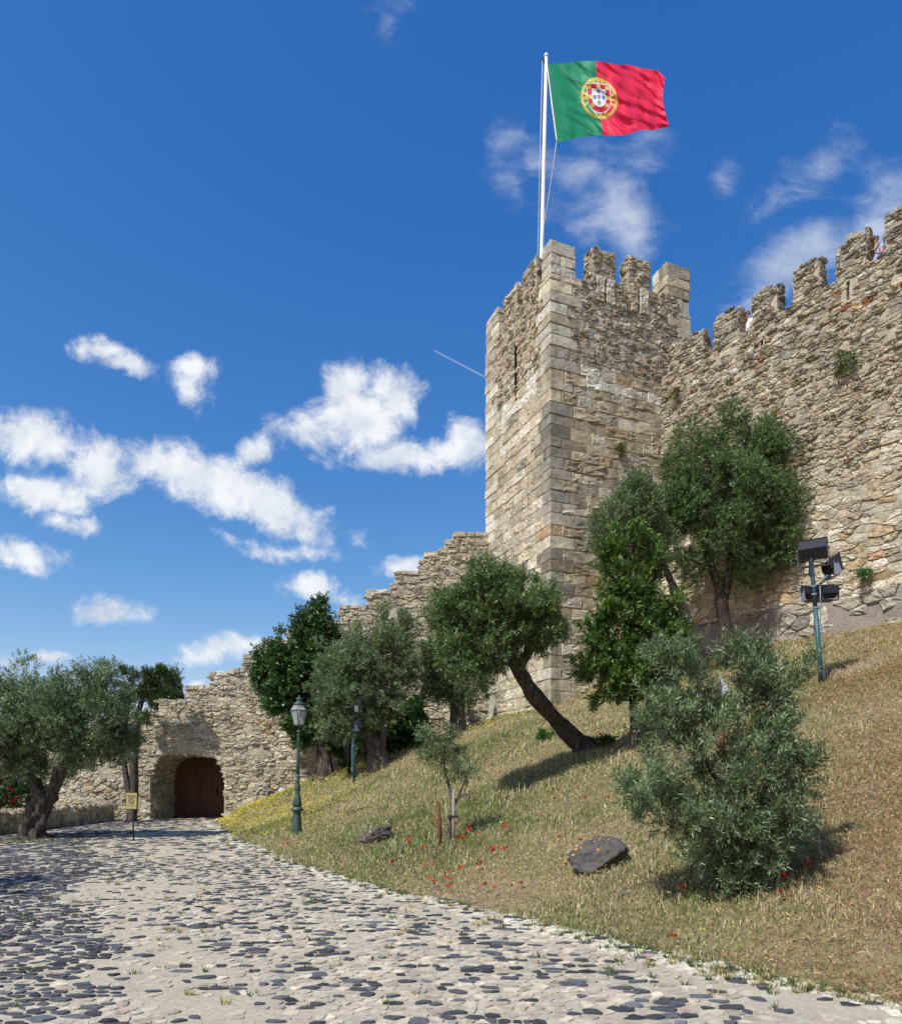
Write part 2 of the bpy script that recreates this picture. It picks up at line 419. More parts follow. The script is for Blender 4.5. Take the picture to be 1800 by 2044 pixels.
def resample(poly, M):
    d = np.hypot(*(np.roll(poly, -1, 0) - poly).T); s = np.concatenate([[0], np.cumsum(d)])
    t = np.linspace(0, s[-1], M, endpoint=False)
    pp = np.vstack([poly, poly[:1]])
    return np.stack([np.interp(t, s, pp[:, 0]), np.interp(t, s, pp[:, 1])], 1)

def rubble(u0, u1, v0, v1, su, sv, seed, keep=None, joint=.010, M=12, clamp=True, jit=.46, vmax=None, chink=.22):
    rg = np.random.default_rng(seed)
    nu, nv = int((u1 - u0) / su) + 5, int((v1 - v0) / sv) + 5
    gu, gv = np.meshgrid(np.arange(-2, nu - 2), np.arange(-2, nv - 2))
    pu = u0 + (gu + .5 * (gv % 2) + .25 + rg.uniform(-jit, jit, gu.shape)) * su
    pv = v0 + (gv + .5 + rg.uniform(-jit, jit, gu.shape) * .8) * sv
    pts = np.stack([pu.ravel(), pv.ravel()], 1)
    drop = rg.random(len(pts)) < .17                       # merged neighbours: a few big stones among small ones
    extra = pts[rg.random(len(pts)) < chink] + rg.uniform(-.5, .5, (1, 2)) * np.array([su, sv])   # small chinking stones
    pts = np.concatenate([pts[~drop], extra + rg.uniform(-.2, .2, extra.shape) * np.array([su, sv])])
    vs, cc, cells = voronoi(pts, su, sv)
    polys = []
    for i, tri in enumerate(cells):
        if len(tri) < 3: continue
        p = cc[tri]; a = np.arctan2(p[:, 1] - vs[i, 1], p[:, 0] - vs[i, 0]); p = p[np.argsort(a)] * np.array([su, sv])
        if np.ptp(p[:, 0]) > 4 * su or np.ptp(p[:, 1]) > 4 * sv: continue
        cu, cv = vs[i, 0] * su, vs[i, 1] * sv
        if clamp:
            if not (u0 < cu < u1 and v0 < cv < v1): continue
            p[:, 0] = np.clip(p[:, 0], u0, u1); p[:, 1] = np.clip(p[:, 1], v0, v1)
        if keep is not None and not keep(cu, cv): continue
        if vmax is not None: p[:, 1] = np.minimum(p[:, 1], vmax(cu))
        r = resample(p, M); c = r.mean(0)
        ext = np.ptp(r, axis=0)
        if min(ext) < .035: continue
        r = c + (r - c) * (1 - 2 * joint / np.maximum(ext, .06)) + rg.normal(0, .035, r.shape) * ext * .5
        polys.append(r)
    return np.array(polys)

def rects(lst, M=12, joint=.008, rg=None):
    out = []
    for (a, b, c, d) in lst:
        a += joint; b -= joint; c += joint; d -= joint
        w, h = b - a, d - c
        p = np.array([(a, c), (a + w * .33, c), (a + w * .67, c), (b, c), (b, c + h * .33), (b, c + h * .67), (b, d), (a + w * .67, d), (a + w * .33, d), (a, d), (a, c + h * .67), (a, c + h * .33)])
        p = p + (rg or RNG).normal(0, .006, p.shape)
        out.append(p)
    return np.array(out)

class Masonry:
    """all stones of one thing; the largest in view become parts, the rest one joined part"""
    def __init__(s, parent): s.p = parent; s.M = np.array(world_mat(parent)); s.g = []
    def face(s, polys, O, U, V, depth, tint, rough=.25, rings=((1.0, None), (1.0, .30), (.90, .85), (.55, 1.0)), seed=0, joined=False):
        if len(polys) == 0: return
        rg = np.random.default_rng(seed + 5)
        S, M = polys.shape[:2]
        O, U, V = (np.array(x, float) for x in (O, U, V)); N = np.cross(U, V)
        dep = np.broadcast_to(np.asarray(depth, float), (S,))
        c = polys.mean(1, keepdims=True); L = []
        tilt = rg.normal(0, .25, (S, 1, 2))
        ext = np.ptp(polys, axis=1).max(1)[:, None]
        for (k, h) in rings:
            q = c + (polys - c) * k
            if h is None: n = np.full((S, M), -.05)
            else:
                n = dep[:, None] * (h + rg.normal(0, rough, (S, M)) * (.5 + .5 * (k < .95))) + (((q - c) * tilt).sum(2) / ext) * dep[:, None] * 1.3 * h
            L.append(q[..., :1] * U + q[..., 1:] * V + n[..., None] * N + O)
        cen = c * 1.0; n = dep[:, None] * (1.0 + rg.normal(0, rough, (S, 1)))
        L.append(cen[..., :1] * U + cen[..., 1:] * V + n[..., None] * N + O)
        A = np.concatenate(L, 1); m = len(rings)
        Q = np.array([[i * M + k, i * M + (k + 1) % M, (i + 1) * M + (k + 1) % M, (i + 1) * M + k] for i in range(m - 1) for k in range(M)])
        T = np.array([[(m - 1) * M + k, (m - 1) * M + (k + 1) % M, m * M] for k in range(M)])
        s.g.append((A, Q, T, np.asarray(tint, float).reshape(S, 3), N, joined))
    def boxes(s, lo, hi, tint, ch=.02, jit=.006, N=(0, -1, 0)):
        lo, hi = np.asarray(lo, float), np.asarray(hi, float); S = len(lo)
        cor = [(a, b, c) for a in (-1, 1) for b in (-1, 1) for c in (-1, 1)]
        idx = {(cr, k): i * 3 + k for i, cr in enumerate(cor) for k in range(3)}
        half = (hi - lo) / 2; cen = (hi + lo) / 2; A = np.zeros((S, 24, 3))
        for (cr, k), i in idx.items():
            ins = np.full(3, ch); ins[k] = 0
            A[:, i] = cen + np.array(cr) * (half - ins)
        A += RNG.normal(0, jit, A.shape)
        Q, T = [], []
        ref = A[0] - cen[0]
        def orient(f):
            a = ref[list(f)]; nn = np.cross(a[1] - a[0], a[2] - a[0])
            return list(f) if nn @ a.mean(0) > 0 else list(f)[::-1]
        for k in range(3):
            o1, o2 = [x for x in range(3) if x != k]
            for sg in (-1, 1):
                f = []
                for (s1, s2) in ((-1, -1), (1, -1), (1, 1), (-1, 1)):
                    cr = [0, 0, 0]; cr[k] = sg; cr[o1] = s1; cr[o2] = s2; f.append(idx[(tuple(cr), k)])
                Q.append(orient(f))
            for s1 in (-1, 1):
                for s2 in (-1, 1):
                    ca = [0, 0, 0]; cb = [0, 0, 0]; ca[k], cb[k] = -1, 1; ca[o1] = cb[o1] = s1; ca[o2] = cb[o2] = s2
                    Q.append(orient([idx[(tuple(ca), o1)], idx[(tuple(cb), o1)], idx[(tuple(cb), o2)], idx[(tuple(ca), o2)]]))
        for cr in cor: T.append(orient([idx[(cr, 0)], idx[(cr, 1)], idx[(cr, 2)]]))
        s.g.append((A, np.array(Q), np.array(T), np.asarray(tint, float).reshape(S, 3), np.array(N, float), False))
    def finish(s, mat, name='stone', rest='rubble_stones', limit=300, occ=True, smooth=False, minpx=9.0):
        sc_ = []
        for gi, (A, Q, T, tint, N, joined) in enumerate(s.g):
            W = A @ s.M[:3, :3].T + s.M[:3, 3]; c = W.mean(1)
            pp = proj(W); lo, hi = pp.min(1), pp.max(1); e = hi - lo
            area = e[:, 0] * e[:, 1]; mid = (lo + hi) / 2
            ok = (mid[:, 0] > 5) & (mid[:, 0] < 1795) & (mid[:, 1] > 5) & (mid[:, 1] < 2039) & (c[:, 1] > 1)
            Nw = s.M[:3, :3] @ N; view = np.array([0, 0, EYE]) - c
            ok &= (view @ Nw) > 0
            if occ:
                for (x, y, a, b) in OCC: ok &= ((mid[:, 0] - x) / a) ** 2 + ((mid[:, 1] - y) / b) ** 2 > 1
            ok &= np.maximum(e[:, 0], e[:, 1]) > minpx
            if joined: ok &= False
            for i in range(len(A)): sc_.append((area[i] if ok[i] else 0.0, gi, i))
        sc_.sort(reverse=True)
        pick = {(g, i) for a, g, i in sc_[:limit] if a > 0}
        RV, RQ, RT, RC, n = [], [], [], [], 0
        for gi, (A, Q, T, tint, N, joined) in enumerate(s.g):
            K = A.shape[1]; sel = np.array([(gi, i) in pick for i in range(len(A))])
            for i in np.nonzero(sel)[0]:
                c = A[i].mean(0)
                me = mk_mesh(name, A[i] - c, Q, T, np.tile(tint[i], (K, 1)), smooth)
                link(name, me, mat, s.p, tuple(c))
            B = A[~sel]; S = len(B)
            if S:
                off = n + np.arange(S)[:, None, None] * K
                RV.append(B.reshape(-1, 3)); RQ.append((Q[None] + off).reshape(-1, 4)); RT.append((T[None] + off).reshape(-1, 3))
                RC.append(np.repeat(tint[~sel], K, 0)); n += S * K
        if RV:
            o = link(rest, mk_mesh(rest, np.concatenate(RV), np.concatenate(RQ), np.concatenate(RT), np.concatenate(RC), smooth), mat, s.p)
            kind(o, 'stuff')

PAL = {'tan': (.44, .35, .225), 'sand': (.52, .43, .29), 'cream': (.60, .54, .43), 'light': (.60, .57, .51), 'grey': (.34, .32, .28),
       'mid': (.40, .355, .28), 'dark': (.20, .185, .16), 'ochre': (.47, .31, .15), 'brown': (.30, .22, .135), 'white': (.70, .68, .63), 'brick': (.36, .15, .08)}
for _k, _c in list(PAL.items()):
    if _k not in ('brick', 'ochre'):
        _l = .3 * _c[0] + .6 * _c[1] + .1 * _c[2]; PAL[_k] = tuple(1.12 * (_x * .74 + _l * .26) * _w for _x, _w in zip(_c, (.985, 1.0, .90)))
TINT_SPREAD = .62
def tints(n, wts, seed, var=.12):
    rg = np.random.default_rng(seed); ks = list(wts); w = np.array([wts[k] for k in ks], float); w /= w.sum()
    c = np.array([PAL[k] for k in ks])[rg.choice(len(ks), n, p=w)]
    mean = (np.array([PAL[k] for k in ks]) * w[:, None]).sum(0); c = mean + (c - mean) * TINT_SPREAD
    return np.clip(c * (1 + rg.normal(0, var, (n, 1))) * (1 + rg.normal(0, .012, (n, 3))), .03, .9)
RUB_GREY = {'grey': 3.2, 'mid': 4, 'tan': 2.6, 'dark': .9, 'light': 1.4, 'sand': 1.2, 'brown': .7, 'white': .35, 'ochre': .3}
RUB_WARM = {'tan': 4, 'sand': 3, 'mid': 2.5, 'grey': 1.2, 'light': 1.2, 'ochre': 1.1, 'cream': 1.4, 'brown': .8, 'white': .5, 'brick': .06}
RUB_PALE = {'tan': 3, 'sand': 3.2, 'cream': 3, 'mid': 2, 'light': 2, 'grey': .8, 'ochre': .5, 'white': .6, 'brown': .5}

def mortar_face(name, parent, O, U, V, u0, u1, v0, v1, keep=None, step=.11, amp=.03, seed=0, mat=None, off=0.0):
    """uneven bedding mortar between the stones"""
    rg = np.random.default_rng(seed + 900); O, U, V = (np.array(x, float) for x in (O, U, V)); N = np.cross(U, V)
    us = np.linspace(u0, u1, max(3, int((u1 - u0) / step))); vs = np.linspace(v0, v1, max(3, int((v1 - v0) / step)))
    A, B = np.meshgrid(us, vs); n = np.zeros_like(A)
    for k in range(12):
        f = rg.uniform(1.5, 13); a, ph = rg.uniform(0, 6.28, 2); n += np.sin(f * (A * math.cos(a) + B * math.sin(a)) + ph) * (.5 if f > 6 else .35)
    n = n * amp * .5 + rg.normal(0, amp * .35, A.shape) + off
    W = A[..., None] * U + B[..., None] * V + n[..., None] * N + O
    I = np.arange(A.size).reshape(A.shape); Q = np.stack([I[:-1, :-1], I[:-1, 1:], I[1:, 1:], I[1:, :-1]], -1).reshape(-1, 4)
    if keep is not None:
        cu = A.ravel()[Q].mean(1); cv = B.ravel()[Q].mean(1); Q = Q[np.array([bool(keep(a, b)) for a, b in zip(cu, cv)])]
    used = np.unique(Q); mp = np.full(A.size, -1); mp[used] = np.arange(len(used))
    return link(name, mk_mesh(name, W.reshape(-1, 3)[used], mp[Q], smooth=True), mat or M_MORTAR, parent)
def sk(rg, n, lo=.004, hi=.062, pw=1.6): return lo + (hi - lo) * rg.random(n) ** pw

# ------------------------------------------------------------------ terrain
EDGE_PX = [(437, 1642), (470, 1671), (529, 1693), (598, 1720), (646, 1735), (781, 1776), (932, 1803), (1125, 1850), (1275, 1881), (1387, 1911), (1519, 1937), (1605, 1959), (1800, 2010)]
EDGE = np.array([[(x - CX) / F * (EYE * F / (y - HY)), EYE * F / (y - HY)] for x, y in EDGE_PX])
EDGE = np.vstack([[[-9.5, 34.0]], [[-9.42, 30.2]], EDGE, [[3.9, 4.0]], [[4.6, 2.6]], [[5.6, 0.5]], [[7.0, -4]]])
def edge_dist(x, y):
    """signed distance to the road edge, positive on the bank"""
    p = np.stack([np.asarray(x, float), np.asarray(y, float)], -1)
    best = np.full(p.shape[:-1], 1e9); sign = np.ones(p.shape[:-1])
    for a, b in zip(EDGE[:-1], EDGE[1:]):
        d = b - a; t = np.clip(((p - a) @ d) / (d @ d), 0, 1); q = a + t[..., None] * d
        r = np.hypot(*(np.moveaxis(p - q, -1, 0))); cr = d[0] * (p[..., 1] - a[1]) - d[1] * (p[..., 0] - a[0])
        m = r < best; best = np.where(m, r, best); sign = np.where(m, np.sign(cr), sign)
    x_, y_ = p[..., 0], p[..., 1]
    return best * sign + .045 * np.sin(x_ * 5.1 + y_ * 3.3) + .05 * np.sin(x_ * 2.3 - y_ * 4.1 + 1) + .03 * np.sin(x_ * 11 + y_ * 8.7)
TC = Vector((3.42, 25.0)); T_D2 = Vector((.924, .3826)); T_D1 = Vector((-.3826, .924))     # tower corner and its two faces
WJ = Vector((7.77, 26.8)); W_D = Vector((.577, -.817))                                     # curtain wall start and direction
LW0 = Vector((-18.0, 30.4)); LW1 = Vector((1.55, 29.55)); LW_D = (LW1 - LW0).normalized()  # stepped wall
def lw_point(px):
    r = (px - CX) / F; t = (r * LW0.y - LW0.x) / (LW_D.x - r * LW_D.y); return t, LW0 + LW_D * t
ctl = []
for x, y in EDGE: ctl.append((x, y, 0.0))
def cpt(px, py, Y): v = P(px, py, Y); ctl.append(tuple(v))
for px, py in [(970, 1450), (927, 1465), (836, 1497), (781, 1516), (661, 1548), (562, 1585), (500, 1612), (455, 1634)]: cpt(px, py, lw_point(px)[1].y)
cpt(1098, 1415, 25.0); ctl.append((1.44, 29.8, 3.76)); ctl.append((5.6, 25.9, 5.0)); ctl.append((7.77, 26.8, 6.05))
for t in (2, 5, 8.2, 12, 16): q = WJ + W_D * t; ctl.append((q.x, q.y, 6.0))
for px, py, Y in [(592, 1672, 18.0), (648, 1555, 28.0), (755, 1528, 26.0), (912, 1468, 27.8), (1170, 1500, 17.0), (1268, 1500, 15.5), (1447, 1325, 23.0),
                  (1640, 1365, 15.7), (895, 1690, 12.7), (750, 1675, 14.7), (1190, 1745, 9.3), (1480, 1810, 7.3), (707, 1562, 25.0)]: cpt(px, py, Y)
ctl = np.array(ctl)
def tps_fit(c, lam=.02):
    n = len(c); d = np.hypot(c[:, None, 0] - c[None, :, 0], c[:, None, 1] - c[None, :, 1])
    K = np.where(d > 0, d * d * np.log(d + 1e-9), 0) + lam * np.eye(n)
    Pm = np.hstack([np.ones((n, 1)), c[:, :2]]); A = np.block([[K, Pm], [Pm.T, np.zeros((3, 3))]])
    return np.linalg.solve(A, np.concatenate([c[:, 2], np.zeros(3)]))
TW = tps_fit(ctl)
_rg = np.random.default_rng(3)
_waves = [(_rg.uniform(.4, 2.6), _rg.uniform(0, 6.28), _rg.uniform(0, 6.28)) for _ in range(14)]
def ground_z(x, y):
    x = np.asarray(x, float); y = np.asarray(y, float)
    d = np.hypot(x[..., None] - ctl[:, 0], y[..., None] - ctl[:, 1])
    z = (np.where(d > 0, d * d * np.log(d + 1e-9), 0) * TW[:len(ctl)]).sum(-1) + TW[-3] + TW[-2] * x + TW[-1] * y
    e = edge_dist(x, y)
    bumps = sum(math.pow(k, -1.0) * np.sin(k * (x * math.cos(a) + y * math.sin(a)) * 2.2 + ph) for k, a, ph in _waves) * .012
    z = np.maximum(z, .02 + .05 * np.clip(e, 0, 2)) + bumps
    lx = np.clip((x - 8.1) / .5, 0, 1) * np.clip((11.6 - x) / .6, 0, 1); ld = y - (16.1 + .42 * (x - 8.3) + .12 * np.sin(x * 3.1))
    z = z - .16 * lx * (1 - ss(-.05, .06, ld)) * ss(-2.2, -.1, ld)
    lip = .05 * ss(.0, .35, e) * (1 - ss(.5, 1.6, e))
    return z * ss(-.1, .9, e) + lip - .22 * (1 - ss(-.45, .05, e))
def gz(x, y): return float(ground_z(np.array([x]), np.array([y]))[0])
def hit(px, py, y0=4.5, y1=31.0):
    """where the line of sight through a point of the photograph meets the ground"""
    Y = np.linspace(y0, y1, 700); X = (px - CX) / F * Y; Z = EYE + (HY - py) / F * Y
    g = np.where(edge_dist(X, Y) > 0, ground_z(X, Y), 0.0)
    below = np.nonzero(Z <= g)[0]
    i = below[0] if len(below) else len(Y) - 1
    return Vector((X[i], Y[i], g[i]))

def build_ground():
    me = mk_mesh('ground', [(-700, -300, -.40), (700, -300, -.40), (700, 1500, -.40), (-700, 1500, -.40)], [[0, 1, 2, 3]])
    kind(link('ground', me, M_BANK), 'structure')
    me = mk_mesh('road', [(-13.6, -6, -.003), (8, -6, -.003), (8, 34, -.003), (-13.6, 34, -.003)], [[0, 1, 2, 3]])
    road = kind(link('road', me, M_SAND), 'structure')
    xs = np.arange(-11, 24.01, .16); ys = np.arange(-3, 31.6, .16); X, Y = np.meshgrid(xs, ys)
    E = edge_dist(X, Y); Z = ground_z(X, Y)
    # the bank stops inside the walls and does not cross the road
    V = np.stack([X, Y, Z], -1).reshape(-1, 3); nx = len(xs)
    I = np.arange(len(V)).reshape(Y.shape)
    Q = np.stack([I[:-1, :-1], I[:-1, 1:], I[1:, 1:], I[1:, :-1]], -1).reshape(-1, 4)
    keep = (E.reshape(-1)[Q] > -.6).all(1)
    wl = (V[:, 0] - WJ.x) * .817 + (V[:, 1] - WJ.y) * .577          # distance behind the curtain wall
    keep &= (wl[Q] < 1.0).any(1)
    Q = Q[keep]; used = np.unique(Q); mp = np.full(len(V), -1); mp[used] = np.arange(len(used))
    kind(link('bank', mk_mesh('bank', V[used], mp[Q], smooth=True), M_BANK), 'structure')
    return road
road = build_ground()

def build_cobbles(road):
    ms = Masonry(road)
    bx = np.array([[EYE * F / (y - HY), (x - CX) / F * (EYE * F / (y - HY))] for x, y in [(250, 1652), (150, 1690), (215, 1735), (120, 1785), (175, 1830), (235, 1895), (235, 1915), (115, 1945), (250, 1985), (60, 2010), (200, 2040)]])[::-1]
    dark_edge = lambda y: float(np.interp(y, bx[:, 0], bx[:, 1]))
    rg = np.random.default_rng(21)
    _w = [(rg.uniform(.5, 1.6), rg.uniform(0, 6.28), rg.uniform(0, 6.28)) for _ in range(7)]
    track = lambda x, y: sum(math.sin(k * (x * math.cos(a) + y * math.sin(a)) + p) for k, a, p in _w) / 3
    eo = np.argsort(EDGE[:, 1]); ey, ex = EDGE[eo, 1], EDGE[eo, 0]
    xe = lambda v: float(np.interp(v, ey, ex))
    def keep(u, v):
        return u > -.66 * v - 1.2 and u < xe(v) + .4
    pn = rubble(-12, 5.5, 3.2, 15.0, .108, .098, 77, keep, .007, 9, clamp=True, jit=.40, chink=.05)
    pf = rubble(-14, 3.0, 15.0, 32.4, .175, .16, 78, keep, .009, 9, clamp=True, jit=.40, chink=.05)
    polys = np.concatenate([pn, pf])
    c = polys.mean(1); ed = edge_dist(c[:, 0], c[:, 1])
    polys = polys[ed < .16]; c = polys.mean(1); n = len(c)
    ed = edge_dist(c[:, 0], c[:, 1])
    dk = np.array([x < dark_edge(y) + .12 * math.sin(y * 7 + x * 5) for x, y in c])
    tr = np.array([track(x, y) for x, y in c]) * .6
    for path, wd in (([(560, 1690), (660, 1725), (760, 1765), (900, 1830), (1100, 1900), (1420, 1965), (1700, 2040)], .34), ([(330, 1690), (300, 1760), (250, 1850), (330, 1960), (500, 2040)], .40)):
        q = np.array([[(x - CX) / F * (EYE * F / (y - HY)), EYE * F / (y - HY)] for x, y in path]); best = np.full(n, 9.0)
        for a_, b_ in zip(q[:-1], q[1:]):
            d_ = b_ - a_; t_ = np.clip(((c - a_) @ d_) / (d_ @ d_), 0, 1); best = np.minimum(best, np.hypot(*(c - a_ - t_[:, None] * d_).T))
        tr = tr + .75 * np.exp(-(best / wd) ** 2)
    r = rg.random(n)
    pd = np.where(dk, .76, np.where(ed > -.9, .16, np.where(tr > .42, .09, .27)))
    # far towards the gate the stones are mixed more greyly
    pd = np.where((c[:, 1] > 13) & ~dk, pd * 1.3, pd)
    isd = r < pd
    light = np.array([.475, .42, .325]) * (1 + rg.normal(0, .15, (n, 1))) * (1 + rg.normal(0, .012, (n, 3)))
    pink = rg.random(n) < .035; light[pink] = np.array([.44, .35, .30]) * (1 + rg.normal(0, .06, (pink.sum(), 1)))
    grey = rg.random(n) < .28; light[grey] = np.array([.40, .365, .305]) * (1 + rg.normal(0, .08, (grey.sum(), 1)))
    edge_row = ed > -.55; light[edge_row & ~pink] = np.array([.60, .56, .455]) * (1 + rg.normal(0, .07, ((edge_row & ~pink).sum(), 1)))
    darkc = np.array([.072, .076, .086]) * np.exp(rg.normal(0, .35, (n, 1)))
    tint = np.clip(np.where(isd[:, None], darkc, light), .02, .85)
    sunk = (~isd) & (tr > .42) & (rg.random(n) < .62) & ~dk                 # stones worn away and filled with sand
    sel = ~sunk
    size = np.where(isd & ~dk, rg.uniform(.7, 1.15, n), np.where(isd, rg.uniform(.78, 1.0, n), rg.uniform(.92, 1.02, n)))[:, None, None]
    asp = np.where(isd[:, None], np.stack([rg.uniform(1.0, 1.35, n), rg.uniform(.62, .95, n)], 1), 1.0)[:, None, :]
    polys = c[:, None] + (polys - c[:, None]) * size * asp
    depth = np.where(isd, rg.uniform(.005, .016, n), rg.uniform(-.002, .010, n))
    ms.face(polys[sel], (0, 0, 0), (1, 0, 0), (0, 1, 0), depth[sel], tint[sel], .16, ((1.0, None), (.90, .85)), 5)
    ms.finish(M_COBBLE, 'cobble', 'small_cobbles', 300, False, False)
build_cobbles(road)

# ------------------------------------------------------------------ square tower
def build_tower():
    ZB = 3.0
    t = empty('castle_tower', (TC.x, TC.y, ZB), math.atan2(T_D2.y, T_D2.x))
    tag(t, 'square stone tower with battlements and pale corner blocks, rising above the trees', 'tower')
    W, D = 6.03, 5.18; z = lambda v: v - ZB
    core = Acc()
    core.box(.012, W - .012, .012, D - .012, z(2.2), z(18.0))
    core.obj('tower_core', M_MORTAR, t)
    par = Acc(); th = .55
    crR = lambda x: 19.15 + .1 * x
    # front parapet, cut by two arrow slits
    xs = [(.03, 2.17, 2.17), (2.27, 3.61, 3.61), (3.71, W - .03, W)]
    for (a, b, _) in xs: par.box(a, b, .03, th, z(18.0), z(19.12 + .1 * (a + b) / 2))
    for (a, b) in ((2.17, 2.27), (3.61, 3.71)):
        par.box(a, b, .03, th, z(18.0), z(18.62)); 
    par.box(.03, th, th, D - .03, z(18.0), z(19.12))
    par.box(W - th, W - .03, th, D - .03, z(18.0), z(19.3)); par.box(th, W - th, D - th, D - .03, z(18.0), z(19.3))
    par.obj('parapet', M_MORTAR, t)
    ms = Masonry(t); rg = np.random.default_rng(31)
    PALE = {'light': 4, 'cream': 3, 'white': .8, 'sand': 2, 'tan': 1.2, 'grey': 1.4}
    ASH_R = {'tan': 4.2, 'sand': 2.4, 'mid': 3, 'brown': .8, 'grey': 1.6, 'cream': .8, 'ochre': .6, 'light': .6}
    ASH_L = {'cream': 4, 'sand': 3.2, 'light': 2.2, 'tan': 2.4, 'mid': 1.2, 'grey': .7}
    def tint1(w, seed): return tints(1, w, seed)[0]
    rows = []; zz = 3.2; k = 0; fr, fl, tr, tl = [], [], [], []
    lo, hi, tq = [], [], []; elo, ehi, et = [], [], []; llo, lhi, lt = [], [], []
    rub_lo = 16.25
    while zz < 19.05:
        h = rg.uniform(.34, .44)
        if abs(zz - 15.45) < .2: zz = 15.45; h = .40
        elif abs(zz - 15.85) < .2: zz = 15.85; h = .40
        if zz + h > 19.12: h = 19.13 - zz
        up = zz > 15.8; k += 1
        ql = (rg.uniform(1.0, 1.5) if k % 2 else rg.uniform(.55, .9)) if up else (rg.uniform(.75, 1.0) if k % 2 else rg.uniform(.4, .6))
        qb = (rg.uniform(.45, .65) if k % 2 else rg.uniform(.7, 1.1))
        d = rg.uniform(.01, .035)
        if up: tc = tint1(PALE, 100 + k)
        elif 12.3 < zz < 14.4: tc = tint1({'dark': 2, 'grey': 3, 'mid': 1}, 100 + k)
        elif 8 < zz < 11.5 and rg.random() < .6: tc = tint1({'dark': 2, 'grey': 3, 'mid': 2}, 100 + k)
        else: tc = tint1(ASH_R, 100 + k)
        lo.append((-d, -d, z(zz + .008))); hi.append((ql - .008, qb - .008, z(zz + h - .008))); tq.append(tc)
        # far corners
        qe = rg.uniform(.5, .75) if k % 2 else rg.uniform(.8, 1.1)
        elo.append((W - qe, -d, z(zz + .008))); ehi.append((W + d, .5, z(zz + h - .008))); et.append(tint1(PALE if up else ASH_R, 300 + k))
        qd = rg.uniform(.5, .75) if k % 2 else rg.uniform(.9, 1.2)
        llo.append((-d, D - qd, z(zz + .008))); lhi.append((.5, D + d, z(zz + h - .008))); lt.append(tint1(PALE, 400 + k))
        rows.append((zz, zz + h, ql, qe, qb, qd))
        if zz < rub_lo:
            x = ql
            while x < W - qe - .05:
                w = rg.uniform(.5, 1.05)
                if x + w > W - qe - .35: w = W - qe - x
                band = (15.4 < zz < 15.8 and x > 1.3) or (15.8 < zz < 16.2 and x < 1.5)
                fr.append((x, x + w, z(zz), z(zz + h)))
                tcol = tint1({'light': 3, 'white': 1}, 1000 + len(fr)) if band else tint1(ASH_R, 1000 + len(fr))
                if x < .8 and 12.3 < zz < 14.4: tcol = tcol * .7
                tr.append(tcol); x += w
            y = qb
            while y < D - qd - .05:
                w = rg.uniform(.5, .95)
                if y + w > D - qd - .35: w = D - qd - y
                band = 15.4 < zz < 16.2 and rg.random() < .8
                fl.append((-y - w, -y, z(zz), z(zz + h))); tl.append(tint1({'light': 3, 'white': 1.4}, 2000 + len(fl)) if band else tint1(ASH_L, 2000 + len(fl))); y += w
        zz += h
    ms.boxes(lo, hi, tq, .02, .008, (-.7, -.7, 0)); ms.boxes(elo, ehi, et, .02, .008); ms.boxes(llo, lhi, lt, .02, .008, (-1, 0, 0))
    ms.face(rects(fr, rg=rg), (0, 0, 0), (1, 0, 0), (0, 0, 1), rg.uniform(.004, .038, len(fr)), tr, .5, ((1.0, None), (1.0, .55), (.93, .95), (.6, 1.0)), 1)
    ms.face(rects(fl, rg=rg), (0, 0, 0), (0, -1, 0), (0, 0, 1), rg.uniform(.004, .034, len(fl)), tl, .5, ((1.0, None), (1.0, .55), (.93, .95), (.6, 1.0)), 2)
    # rubble between the corner blocks
    slit = lambda u, v: not ((abs(u - 2.22) < .09 or abs(u - 3.66) < .09) and v > z(18.62))
    def row(v):
        for r_ in rows:
            if z(r_[0]) <= v <= z(r_[1]): return r_
        return rows[-1]
    okR = lambda u, v: slit(u, v) and v < z(crR(u) - .04) and row(v)[2] + .05 < u < W - row(v)[3] - .05
    p = rubble(.5, W - .5, z(rub_lo), z(19.7), .25, .135, 41, okR)
    ms.face(p, (0, 0, 0), (1, 0, 0), (0, 0, 1), sk(rg, len(p)), tints(len(p), RUB_GREY, 51), .4, seed=3)
    mortar_face('bedding_mortar', t, (0, 0, 0), (1, 0, 0), (0, 0, 1), .35, W - .35, z(16.2), z(19.7), lambda u, v: slit(u, v) and v < z(crR(u)), seed=1, off=-.016)
    lsl = lambda u, v: not (abs(u + 2.55) < .14 and z(15.9) < v < z(18.1))
    p = rubble(-D + .4, -.4, z(rub_lo), z(19.2), .25, .14, 42, lambda u, v: lsl(u, v) and row(v)[4] + .05 < -u < D - row(v)[5] - .05)
    mortar_face('bedding_mortar', t, (0, 0, 0), (0, -1, 0), (0, 0, 1), -D + .3, -.3, z(16.2), z(19.2), lsl, seed=2, off=-.016)
    ms.face(p, (0, 0, 0), (0, -1, 0), (0, 0, 1), sk(rg, len(p)), tints(len(p), RUB_PALE, 52), .4, seed=4)
    # blocks that frame the slits
    fb, tb = [], []
    for (xc, z0) in ((2.22, 18.62), (3.66, 18.62)):
        for i in range(3):
            h = .3
            for sgn in (-1, 1):
                w = rg.uniform(.28, .55); a = xc + sgn * .05; b = a + sgn * w
                fb.append((min(a, b), max(a, b), z(z0 + i * h), z(z0 + (i + 1) * h))); tb.append(tint1({'light': 1.5, 'mid': 2, 'tan': 1}, 3000 + len(fb)))
    ms.face(rects(fb, rg=rg), (0, -.03, 0), (1, 0, 0), (0, 0, 1), .05, tb, .2, ((1.0, None), (1.0, .55), (.93, .95), (.6, 1.0)), 7)
